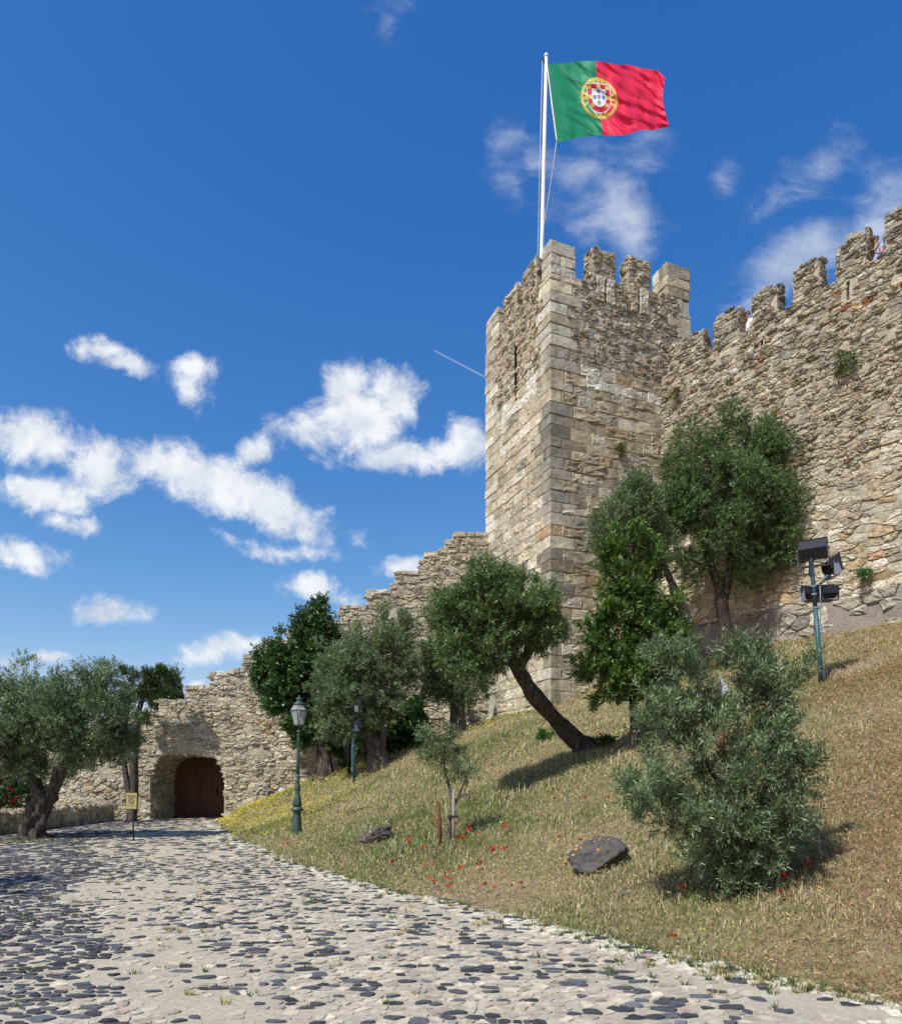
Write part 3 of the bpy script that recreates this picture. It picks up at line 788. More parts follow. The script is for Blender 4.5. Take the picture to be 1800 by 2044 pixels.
    # merlons
    def merlon_blocks(x0, x1, y0, y1, zb, zt, w, seed):
        zc = zb; i = 0; L, H, C = [], [], []
        while zc < zt - .12:
            h = min(rg.uniform(.30, .40), zt - zc)
            if zt - zc - h < .15: h = zt - zc
            if i % 2 and (x1 - x0) > .7:
                m = x0 + (x1 - x0) * rg.uniform(.4, .6); segs = [(x0, m, y0, y1), (m, x1, y0, y1)]
            elif (y1 - y0) > .7:
                m = y0 + (y1 - y0) * rg.uniform(.4, .6); segs = [(x0, x1, y0, m), (x0, x1, m, y1)]
            else: segs = [(x0, x1, y0, y1)]
            for (a, b, c, d) in segs:
                j = rg.uniform(0, .02); L.append((a + .006 - j, c + .006 - j, z(zc + .006))); H.append((b - .006 + j, d - .006 + j, z(zc + h - .006))); C.append(tints(1, w, seed + len(L))[0])
            zc += h; i += 1
        ms.boxes(L, H, C, .03, .012)
    merlon_blocks(0, 1.03, 0, .6, crR(0) - .02, 20.33, PALE, 5000)
    merlon_blocks(W - 1.08, W, 0, .85, crR(5.5) - .05, 20.9, {'mid': 2, 'tan': 2, 'sand': 2, 'grey': 1.5, 'light': .6}, 5100)
    merlon_blocks(0, .6, D - 1.1, D, 19.1, 20.45, PALE, 5200)
    def merlon_rubble(x0, x1, y0, y1, zb, zt, w, seed):
        mer = Acc(); mer.box(x0 + .01, x1 - .01, y0 + .01, y1 - .01, z(zb - .1), z(zt - .03)); mer.obj('merlon_core', M_MORTAR, t)
        for (O, U, a, b) in (((0, y0, 0), (1, 0, 0), x0, x1), ((x0, 0, 0), (0, -1, 0), -y1, -y0), ((x1, 0, 0), (0, 1, 0), y0, y1)):
            p = rubble(a, b, z(zb - .1), z(zt), .24, .135, seed); seed += 1
            ms.face(p, O, U, (0, 0, 1), sk(np.random.default_rng(seed), len(p), .004, .07), tints(len(p), w, seed + 50), .35, seed=seed)
        p = rubble(x0, x1, y0, y1, .24, .22, seed + 9)
        ms.face(p, (0, 0, z(zt - .04)), (1, 0, 0), (0, 1, 0), np.random.default_rng(seed).uniform(.03, .15, len(p)), tints(len(p), w, seed + 60), .15, seed=seed)
    merlon_rubble(1.70, 2.68, 0, .55, crR(2.2), 20.52, RUB_GREY, 60)
    merlon_rubble(3.24, 4.21, 0, .55, crR(3.7), 20.63, RUB_GREY, 70)
    merlon_rubble(0, .55, 1.0, 2.0, 19.12, 20.40, RUB_GREY, 80)
    merlon_rubble(0, .55, 2.5, 3.55, 19.12, 20.35, RUB_PALE, 90)
    # arrow slit in the left face: solid block, the slit's shade painted near-black
    a = Acc(); a.box(-.02, .2, 2.46, 2.64, z(15.95), z(18.0)); a.obj('arrow_slit_shade', M_SLIT_SHADE, t)
    ms.finish(M_STONE)
    return t
build_tower()

# ------------------------------------------------------------------ curtain wall on the right
GAPS = [1.945, 3.382, 4.775, 6.119, 7.476, 8.85, 10.2, 11.6]
def build_curtain():
    ZB = 5.0; z = lambda v: v - ZB
    w = empty('curtain_wall', (WJ.x, WJ.y, ZB), math.atan2(W_D.y, W_D.x))
    tag(w, 'high rubble stone castle wall with ragged battlements, right of the square tower', 'castle wall')
    kind(w, 'thing'); X1 = 12.9; TH = 2.2
    core = Acc(); core.box(-1.2, X1, .012, TH, z(3.5), z(15.7))
    for (a_, b_) in ((-.9, 3.93), (4.03, 6.67), (6.77, X1)): core.box(a_, b_, .012, .45, z(15.7), z(16.45))
    for (a_, b_) in ((3.93, 4.03), (6.67, 6.77)): core.box(a_, b_, .012, .45, z(16.3), z(16.45))
    core.obj('wall_core', M_MORTAR, w)
    hole = lambda u, v: (abs(u - 3.98) < .075 or abs(u - 6.72) < .075) and z(15.7) < v < z(16.32)
    mortar_face('bedding_mortar', w, (0, 0, 0), (1, 0, 0), (0, 0, 1), -.6, X1, z(6.0), z(16.45), lambda u, v: not hole(u, v), seed=3, off=-.016, step=.1, amp=.028)
    pl = Acc(); n = 60
    # rendered footing: uneven, slightly battered
    xs = np.linspace(1.6, X1, n); zs = np.linspace(4.6, 7.3, 14); rg = np.random.default_rng(8)
    V = []
    for zi in zs:
        for x in xs:
            out = .17 * (1 - (zi - 4.6) / 2.9) + .03 * math.sin(x * 3.1 + zi * 2) + .03 * math.sin(x * 7.3 - zi * 5) + rg.normal(0, .012)
            top = zi if zi < 7.2 else 6.95 + .22 * math.sin(x * 1.7) + .08 * math.sin(x * 6)
            V.append((x, -out if zi < 7.2 else .03, z(top)))
    Q = [[j * n + i, j * n + i + 1, (j + 1) * n + i + 1, (j + 1) * n + i] for j in range(13) for i in range(n - 1)]
    pl.add(V, Q); pl.obj('rendered_footing', M_PLASTER, w, smooth=True)
    ms = Masonry(w); rg = np.random.default_rng(9)
    BIG = {'sand': 4, 'tan': 3, 'cream': 3, 'light': 1.6, 'ochre': 1.2, 'mid': 1.6, 'grey': .8, 'brick': .12, 'white': .5}
    zone = lambda u, v: (v + ZB) + .5 * math.sin(u * 1.3)
    p = rubble(-1.0, X1, z(5.2), z(11.6), .43, .21, 101, lambda u, v: v + ZB > (6.9 + .2 * math.sin(u * 1.7) if u > 1.7 else 5.2) and zone(u, v) < 10.9, jit=.42)
    ms.face(p, (0, 0, 0), (1, 0, 0), (0, 0, 1), sk(rg, len(p), .006, .060, 1.2), tints(len(p), BIG, 111), .3, seed=1)
    lowp = rubble(1.6, X1, z(5.4), z(7.1), .55, .33, 104, lambda u, v: np.random.default_rng(int(abs(u * 913 + v * 77))).random() < .6)
    ms.face(lowp, (0, -.07, 0), (1, 0, 0), (0, 0, 1), .05, tints(len(lowp), {'grey': 3, 'mid': 2, 'dark': 1, 'light': .6}, 114), .4, seed=9)
    p = rubble(-1.0, X1, z(9.5), z(16.5), .29, .13, 102, lambda u, v: zone(u, v) >= 10.9 and not hole(u, v))
    c = p.mean(1); tt = tints(len(p), RUB_GREY, 112)
    warm = np.clip((15.2 - (c[:, 1] + ZB)) / 2.5, 0, 1)[:, None]
    tt = tt * (1 - .55 * warm) + .55 * warm * tints(len(p), RUB_WARM, 113)
    br = np.zeros(len(p), bool)
    for (bu, bv) in [(3.9, 15.75), (3.9, 15.35), (3.75, 14.95), (6.55, 15.55), (6.5, 16.1), (7.3, 15.3), (8.4, 15.4), (4.6, 13.4)]:
        i = np.argmin(np.hypot(c[:, 0] - bu, c[:, 1] + ZB - bv)); br[i] = True
    tt[br] = PAL['brick']
    ms.face(p, (0, 0, 0), (1, 0, 0), (0, 0, 1), sk(rg, len(p), .006, .068, 1.4), tt, .36, seed=2)
    # merlons between the crenels
    ed = [-.9] + GAPS; seed = 200
    for i in range(len(GAPS)):
        a = ed[i] + (.25 if i else 0); b = ed[i + 1] - (.25 if i else .17)
        if i == 0: a = .25
        zt = 17.62 + rg.uniform(-.08, .1) - (.2 if i == 0 else 0); y0, y1 = 0.0, .45
        mer = Acc(); mer.box(a + .02, b - .02, .02, y1 - .02, z(16.40), z(zt - .22)); mer.obj('merlon_core', M_MORTAR, w)
        for (O, U, p0, p1) in (((0, 0, 0), (1, 0, 0), a, b), ((a, 0, 0), (0, -1, 0), -y1, -y0), ((b, 0, 0), (0, 1, 0), y0, y1)):
            h = zt
            p = rubble(p0, p1, z(16.4), z(h), .29, .13, seed, (lambda u, v, a_=p0, b_=p1, zt_=h: (v + ZB) < zt_ - .22 * (2 * abs(u - (a_ + b_) / 2) / (b_ - a_)) ** 3)); seed += 1
            ms.face(p, O, U, (0, 0, 1), sk(rg, len(p), .006, .065), tints(len(p), {'grey': 4, 'mid': 3, 'dark': 1.4, 'tan': 1.4, 'light': .6}, seed), .42, seed=seed)
        p = rubble(a + .06, b - .06, y0 + .03, y1, .28, .25, seed + 3)
        ms.face(p, (0, 0, z(zt - .2)), (1, 0, 0), (0, 1, 0), rg.uniform(.08, .26, len(p)), tints(len(p), {'grey': 4, 'dark': 2, 'mid': 2}, seed + 7), .2, seed=seed)
    ms.finish(M_RUBBLE)
    return w
build_curtain()

# ------------------------------------------------------------------ stepped wall with the gate
STEPS = [(1100, 1062), (905, 1062), (905, 1071), (890, 1076), (890, 1092), (848, 1103), (848, 1116), (838, 1118), (838, 1138), (790, 1140), (790, 1164), (780, 1166), (780, 1176), (733, 1177), (733, 1207), (678, 1208),
         (678, 1236), (628, 1238), (628, 1256), (578, 1258), (578, 1275), (525, 1276), (525, 1304), (487, 1306), (487, 1330), (468, 1334), (468, 1340), (420, 1341), (420, 1366), (372, 1369), (372, 1392), (362, 1396), (318, 1396),
         (318, 1430), (303, 1436), (303, 1418), (262, 1420), (262, 1445), (200, 1450), (200, 1475), (60, 1480), (60, 1500), (-60, 1505)]
def build_stepped():
    ang = math.atan2(LW_D.y, LW_D.x)
    w = empty('stepped_wall', (LW0.x, LW0.y, 0), ang)
    tag(w, 'rubble stone wall stepping down from the tower to the arched gateway', 'castle wall'); kind(w, 'thing')
    top = []
    for px, py in STEPS:
        t, q = lw_point(px)
        if px > 1000: t, q = (LW1 - LW0).length + .25, LW1; zt = EYE + (HY - py) / F * q.y
        else: zt = EYE + (HY - py) / F * q.y
        top.append((max(t, 0.0), zt))
    gate_px = [(299, 1640), (299, 1565), (304, 1535), (317, 1512), (335, 1505), (357, 1503), (428, 1508), (436, 1521), (443, 1540), (448, 1560), (446, 1640)]
    gate = []
    for px, py in gate_px:
        t, q = lw_point(px); gate.append((t, EYE + (HY - py) / F * q.y))
    gate[0] = (gate[0][0], -.6); gate[-1] = (gate[-1][0], -.6)
    outline = [(0, -.6)] + gate + [(top[0][0], -.6)] + [(x, zt - .07) for x, zt in top]
    TH = 2.9
    bm = bmesh.new(); vs = [bm.verts.new((x, .012, zz)) for x, zz in outline]; f = bm.faces.new(vs)
    r = bmesh.ops.extrude_face_region(bm, geom=[f]); 
    for v in r['geom']:
        if isinstance(v, bmesh.types.BMVert): v.co.y = TH
    bmesh.ops.recalc_face_normals(bm, faces=bm.faces); bmesh.ops.triangulate(bm, faces=bm.faces)
    me = bpy.data.meshes.new('wall_core'); bm.to_mesh(me); bm.free(); link('wall_core', me, M_MORTAR, w)
    tx = np.array([p[0] for p in top])[::-1]; tz = np.array([p[1] for p in top])[::-1]
    def topz(u):
        i = np.searchsorted(tx, u)
        if i <= 0: return tz[0]
        if i >= len(tx): return tz[-1]
        return tz[i - 1] + (tz[i] - tz[i - 1]) * (u - tx[i - 1]) / max(tx[i] - tx[i - 1], 1e-6)
    gp = np.array(gate)
    gu = np.linspace(0, 20, 160); gq = np.array([LW0 + LW_D * a for a in gu])
    gg = np.where(edge_dist(gq[:, 0], gq[:, 1]) > 0, ground_z(gq[:, 0], gq[:, 1] - .1), -.05)
    def in_gate(u, v):
        if not (gp[:, 0].min() < u < gp[:, 0].max()): return False
        i = np.argmax(gp[:, 1]); L = gp[:i + 1]; 
        xs = gp[:, 0]; zt = np.interp(u, xs[1:-1], gp[1:-1, 1]) if np.all(np.diff(xs[1:-1]) >= -.2) else 2.7
        return v < zt
    def keep(u, v):
        if v > topz(u) - .03 or in_gate(u, v): return False
        q = LW0 + LW_D * u
        g = float(np.interp(u, gu, gg))
        return v > g - .3
    ms = Masonry(w); rg = np.random.default_rng(12)
    mortar_face('bedding_mortar', w, (0, 0, 0), (1, 0, 0), (0, 0, 1), 0, top[0][0], -.2, 12.0, lambda u, v: v < min(topz(u - .06), topz(u + .06)) - .06 and not in_gate(u, v - .06) and not in_gate(u - .06, v) and not in_gate(u + .06, v), seed=4, off=-.016, amp=.035)
    p = rubble(0, top[0][0], -.2, 12.2, .32, .15, 301, keep, vmax=lambda u: topz(u))
    c = p.mean(1)
    tt = tints(len(p), RUB_PALE, 311); up = np.clip((c[:, 1] - 3.4) / 3.0, 0, 1)[:, None]
    tt = tt * (1 - .6 * up) + .6 * up * tints(len(p), RUB_GREY, 312) * 1.05
    ms.face(p, (0, 0, 0), (1, 0, 0), (0, 0, 1), sk(rg, len(p), .006, .068, 1.4), tt, .36, seed=1)
    # coping stones on the step tops and step sides
    for (x0, z0), (x1, z1) in zip(top[1:], top[:-1]):
        if x1 - x0 > .2:
            xx = x0 - .03; Lo, Hi, Cc = [], [], []
            while xx < x1 - .02:
                wd = min(rg.uniform(.28, .62), x1 - xx + .02); hh = rg.uniform(.15, .24); zt = z0 + (z1 - z0) * (xx - x0) / (x1 - x0) + rg.normal(0, .012)
                for (ya, yb) in ((-.03 - rg.uniform(0, .04), .45), (.46, .95)):
                    Lo.append((xx, ya, zt - hh)); Hi.append((xx + wd - .012, yb, zt + rg.uniform(-.02, .015))); Cc.append(tints(1, {'light': 2.4, 'mid': 3, 'grey': 2, 'tan': 2, 'cream': 1.4}, int(xx * 977) % 9999)[0])
                xx += wd
            ms.boxes(Lo, Hi, Cc, .028, .014)
        elif abs(x1 - x0) < .05 and z1 - z0 > .25:
            p = rubble(-1.0, 0.0, z0 - .05, z1 - .02, .33, .17, int(z0 * 100) + 9)
            ms.face(p, (x0, 0, 0), (0, -1, 0), (0, 0, 1), rg.uniform(.02, .07, len(p)), tints(len(p), RUB_GREY, int(z0 * 60)), .4, seed=4)
    # left cheek of the gateway
    xg = gate[1][0]
    gpts = [(gate[0][0], -.05)] + gate[1:8]
    for k, ((xa, za), (xb, zb)) in enumerate(zip(gpts[:-1], gpts[1:])):
        L = math.hypot(xb - xa, zb - za); V_ = ((xb - xa) / L, 0, (zb - za) / L)
        p = rubble(.06, 2.4, 0.0, L, .30, min(.17, L * .99), 320 + k)
        ms.face(p, (xa, 0, za), (0, 1, 0), V_, sk(rg, len(p), .02, .09, 1.2), tints(len(p), RUB_WARM, 330 + k), .4, seed=5 + k)
    ms.finish(M_RUBBLE)
    # the wooden gate
    d = empty('wooden_gate', tuple(w.matrix_basis @ Vector((xg, 2.42, 0))), ang)
    d.location = (LW0.x + LW_D.x * xg - LW_D.y * 2.42, LW0.y + LW_D.y * xg + LW_D.x * 2.42, 0)
    tag(d, 'dark brown plank gate at the back of the stone archway', 'gate')
    Wd = gate[-2][0] - xg + .1; npk = 13; x = 0
    for i in range(npk):
        wd = Wd / npk; a = Acc(); g = .006
        a.box(x + g, x + wd - g, -.04 + random.uniform(-.006, .006), .02, 0.02, 2.95); a.obj('plank', M_WOOD, d); x += wd
    a = Acc(); a.box(0, Wd, .025, .06, 0, 3.0); a.obj('backing', M_BLACK, d)
    for hx in (Wd * .60, Wd * .75):
        a = Acc(); a.box(hx, hx + .05, -.09, -.045, .95, 1.35); a.tube([(hx + .025, -.1, 1.0), (hx + .025, -.15, 1.05), (hx + .025, -.15, 1.25), (hx + .025, -.1, 1.3)], .014, 6); a.obj('handle', M_BLACK, d)
    a = Acc(); a.box(Wd * .70, Wd * .715, -.06, -.045, .1, 1.0); a.obj('drop_bolt', M_BLACK, d)
    return w
build_stepped()

def build_low_wall():
    A = Vector((-13.75, 29.7)); B = Vector((-13.2, 8.0)); d = (B - A).normalized(); L = (B - A).length
    w = empty('low_wall', (A.x, A.y, 0), math.atan2(d.y, d.x))
    tag(w, 'low shaded stone parapet behind the gnarled olive, edging the cobbles', 'low wall')
    kind(w, 'thing')
    core = Acc(); core.box(.02, L, -.8, -.012, -.4, .60); core.obj('wall_core', M_MORTAR, w)
    # local x runs towards the camera, local +y is the side facing the road
    ms = Masonry(w); rg = np.random.default_rng(14)
    p = rubble(-L, 0, -.05, .64, .27, .16, 401)
    ms.face(p, (0, 0, 0), (-1, 0, 0), (0, 0, 1), sk(rg, len(p), .006, .07), tints(len(p), RUB_WARM, 402), .4, seed=1)
    p = rubble(0, L, -.85, .02, .26, .2, 403)
    ms.face(p, (0, 0, .60), (1, 0, 0), (0, 1, 0), rg.uniform(.03, .11, len(p)), tints(len(p), {'tan': 3, 'mid': 3, 'ochre': 1, 'sand': 2}, 404), .3, seed=2)
    p = rubble(0, .83, -.05, .62, .27, .17, 405)
    ms.face(p, (.0, 0, 0), (0, -1, 0), (0, 0, 1), .05, tints(len(p), RUB_WARM, 406), .4, seed=3)
    ms.finish(M_RUBBLE)
build_low_wall()

# ------------------------------------------------------------------ trees and plants
LEAF_GAIN = np.array([1.34, 1.34, 1.22])
def leaf_cloud(blobs, n_sprig, per, ll, lw, palette, seed, clumps=None, spread=.22, up=.35, sprig=.22, fill=.42, droop=0.0, fold=False, jitc=.16):
    """blobs: (centre, rx, ry, rz, weight). Leaves sit on short twigs gathered in clumps spread through the crown."""
    rg = np.random.default_rng(seed)
    C = np.array([tuple(b[0]) for b in blobs]); Rr = np.array([b[1:4] for b in blobs]); w = np.array([b[4] if len(b) > 4 else 1.0 for b in blobs])
    vol = (Rr[:, 0] * Rr[:, 1] * Rr[:, 2]) ** (2 / 3) * w; pr = vol / vol.sum()
    nc = clumps or max(30, n_sprig // 26)
    bi = rg.choice(len(blobs), nc, p=pr)
    d = rg.normal(size=(nc, 3)); d /= np.linalg.norm(d, axis=1, keepdims=True)
    rad = rg.uniform(fill, 1.0, nc) ** .7 * rg.uniform(.80, 1.08, nc)
    stray = rg.random(nc) < .16; rad = np.where(stray, rg.uniform(1.0, 1.28, nc), rad)
    cc = C[bi] + d * Rr[bi] * rad[:, None]
    csz = np.where(stray, rg.uniform(.35, .7, nc), rg.uniform(.6, 1.35, nc)) * spread; ctone = 1 + rg.normal(0, .13, nc)
    cw = np.where(stray, .35, 1.0); ci = rg.choice(nc, n_sprig, p=cw / cw.sum())
    out = (cc - C[bi]) / Rr[bi]; out /= np.linalg.norm(out, axis=1, keepdims=True) + 1e-6
    off = rg.normal(size=(n_sprig, 3)); off /= np.linalg.norm(off, axis=1, keepdims=True) + 1e-6
    off *= (rg.random(n_sprig) ** .5)[:, None]
    sp = cc[ci] + off * csz[ci][:, None]
    sd = out[ci] * .7 + off * .6 + np.array([0, 0, up - droop]) + rg.normal(0, .35, (n_sprig, 3)); sd /= np.linalg.norm(sd, axis=1, keepdims=True)
    N = n_sprig * per; si = np.repeat(np.arange(n_sprig), per); k = np.tile(np.arange(per), n_sprig)
    sl = sprig * rg.uniform(.6, 1.3, n_sprig)
    base = sp[si] + sd[si] * ((k / per) * sl[si])[:, None]
    side = np.cross(sd, rg.normal(size=(n_sprig, 3))); side /= np.linalg.norm(side, axis=1, keepdims=True) + 1e-6
    b2 = np.cross(sd, side)
    ang = k * 2.4 + rg.uniform(-.5, .5, N)
    lat = side[si] * np.cos(ang)[:, None] + b2[si] * np.sin(ang)[:, None]
    ld = sd[si] * rg.uniform(.35, .95, N)[:, None] + lat * rg.uniform(.5, 1.0, N)[:, None] + np.array([0, 0, .12 - droop]); ld /= np.linalg.norm(ld, axis=1, keepdims=True)
    nn = np.cross(ld, rg.normal(size=(N, 3)) + np.array([0, 0, .0])); nn /= np.linalg.norm(nn, axis=1, keepdims=True) + 1e-6
    upn = np.cross(ld, np.cross(np.array([0, 0, 1.0]) + rg.normal(0, .7, (N, 3)), ld)); upn /= np.linalg.norm(upn, axis=1, keepdims=True) + 1e-6
    wd = np.cross(ld, upn)
    L = ll * rg.uniform(.65, 1.25, N)[:, None]; W = lw * rg.uniform(.75, 1.2, N)[:, None]
    sag = upn * (L * .10)
    if fold:
        V = np.stack([base, base + ld * L * .35 + wd * W * .5 + upn * W * .18, base + ld * L * .4, base + ld * L * .35 - wd * W * .5 + upn * W * .18, base + ld * L - sag], 1)
        T = np.array([[0, 2, 1], [0, 3, 2], [1, 2, 4], [2, 3, 4]]); m = 5
    else:
        V = np.stack([base, base + ld * L * .45 - wd * W * .5, base + ld * L - sag, base + ld * L * .45 + wd * W * .5], 1); T = np.array([[0, 1, 2], [0, 2, 3]]); m = 4
    F = (T[None] + (np.arange(N) * m)[:, None, None]).reshape(-1, 3)
    pal = np.array([p[:3] for p in palette]); pw = np.array([p[3] for p in palette], float); pw /= pw.sum()
    tint = (pal * LEAF_GAIN if pal[:, 0].max() < .3 else pal)[rg.choice(len(pal), N, p=pw)] * ctone[ci][si][:, None] * (1 + rg.normal(0, jitc, (N, 1)))
    return V.reshape(-1, 3), F, np.repeat(np.clip(tint, .004, .8), m, 0), cc

OLIVE = [(.060, .100, .042, 3), (.080, .120, .058, 2.5), (.042, .074, .030, 2), (.110, .145, .080, 1)]
OLIVE_G = [(.080, .118, .062, 3), (.108, .146, .084, 2.5), (.058, .086, .045, 2), (.155, .190, .125, 1.2)]
DARKG = [(.032, .070, .022, 3), (.045, .092, .028, 2.5), (.024, .050, .018, 2), (.070, .125, .045, .8)]
LAUREL = [(.058, .108, .030, 3), (.080, .135, .038, 2.5), (.036, .070, .022, 2), (.15, .185, .05, .9)]
FIG = [(.040, .115, .030, 3), (.055, .140, .038, 2), (.030, .080, .022, 1)]
PINE = [(.040, .070, .022, 3), (.060, .092, .028, 2), (.025, .045, .016, 2)]

def blob(px, py, rx, ry, Y, rd=None, w=1.0, dy=0.0):
    s = Y / F
    return (P(px, py, Y) + Vector((0, dy, 0)), rx * s, (rd if rd is not None else (rx + ry) * .5 * s), ry * s, w)

def tree(name, label, cat, base, trunk, limbs, blobs, leaf, mat=M_OLIVE, bark=M_BARK, group=None, wob=.22, twig=.012, nlimb=26, seg=11):
    """trunk: list of paths [(point, radius), ...]; limbs reach from the trunk's top into the crown"""
    base = Vector(base); t = empty(name, base); tag(t, label, cat, group)
    seed = leaf['seed']; rg = np.random.default_rng(seed)
    V, F_, tint, cc = leaf_cloud(blobs, **leaf)
    link('crown', mk_mesh('crown', V - np.array(base), None, F_, tint), mat, t)
    for i, path in enumerate(trunk):
        pts = [Vector(p[0]) for p in path]; rr = [p[1] for p in path]
        # smooth the path
        P2, R2 = [], []
        for j in range(len(pts) - 1):
            p0, p1, p2, p3 = pts[max(j - 1, 0)], pts[j], pts[j + 1], pts[min(j + 2, len(pts) - 1)]
            for s in np.linspace(0, 1, 6, endpoint=False):
                q = .5 * ((2 * p1) + (p2 - p0) * s + (2 * p0 - 5 * p1 + 4 * p2 - p3) * s * s + (3 * p1 - p0 - 3 * p2 + p3) * s ** 3)
                P2.append(q - base); R2.append(rr[j] + (rr[j + 1] - rr[j]) * s)
        P2.append(pts[-1] - base); R2.append(rr[-1])
        a = Acc(); a.tube(P2, R2, seg, True, wob, seed + i); a.obj('trunk', bark, t, True)
    r0 = trunk[0][0][1]
    if r0 > .19:
        q0 = Vector(trunk[0][0][0]); q1 = Vector(trunk[0][1][0])
        for k in range(6):
            an = k * 1.05 + rg.uniform(-.35, .35); L = r0 * rg.uniform(1.15, 1.8); e = Vector((base.x + math.cos(an) * L, base.y + math.sin(an) * L, 0))
            e.z = (gz(e.x, e.y) if float(edge_dist(e.x, e.y)) > 0 else 0.0) - .03
            m = Vector((base.x + math.cos(an) * r0 * .75, base.y + math.sin(an) * r0 * .75, 0)); m.z = (base.z + e.z) / 2 + .10
            s = base + (q1 - q0) * .55 + Vector((math.cos(an) * r0 * .3, math.sin(an) * r0 * .3, .05))
            a = Acc(); a.tube([s - base, m - base, (m + e) / 2 - base, e - base], [r0 * .42, r0 * .30, r0 * .2, r0 * .07], 8, True, .3, int(seed * 9 + k)); a.obj('root', bark, t, True)
    tops = []
    for path in trunk:
        m = len(path)
        for i in range(m):
            if i >= m * .45:
                tops.append((Vector(path[i][0]), path[i][1]))
                if i + 1 < m: tops.append(((Vector(path[i][0]) + Vector(path[i + 1][0])) / 2, (path[i][1] + path[i + 1][1]) / 2))
    a = Acc(); pick = rg.choice(len(cc), min(nlimb, len(cc)), replace=False)
    for j in pick:
        c = Vector(cc[j]); s, rs = min(tops, key=lambda q: (q[0] - c).length + (.6 * (q[0].z - c.z) if q[0].z > c.z else 0)); L = (c - s).length
        mid = (s + c) / 2 + Vector(rg.normal(0, .10 * L, 3)) + Vector((0, 0, .08 * L))
        r0 = min(.05, twig * 1.6 + .009 * L, rs * .7)
        a.tube([s - base, (s + mid) / 2 - base, mid - base, c - base], [r0, r0 * .8, r0 * .6, twig * .5], 5, False, .1, int(j))
    if a.n: kind(a.obj('limbs', bark, t, True), 'stuff')
    return t

def olive_leaf(n, seed, pal=OLIVE, ll=.085, lw=.019, per=9, **k):
    d = dict(n_sprig=int(n * 2.0) // per, per=per, ll=ll * 1.08, lw=lw * 1.3, palette=pal, seed=seed, fill=.15); d.update(k)
    if 'clumps' in d: d['clumps'] = int(d['clumps'] * 1.35)
    return d

def G(v): return Vector((v[0], v[1], gz(v[0], v[1])))

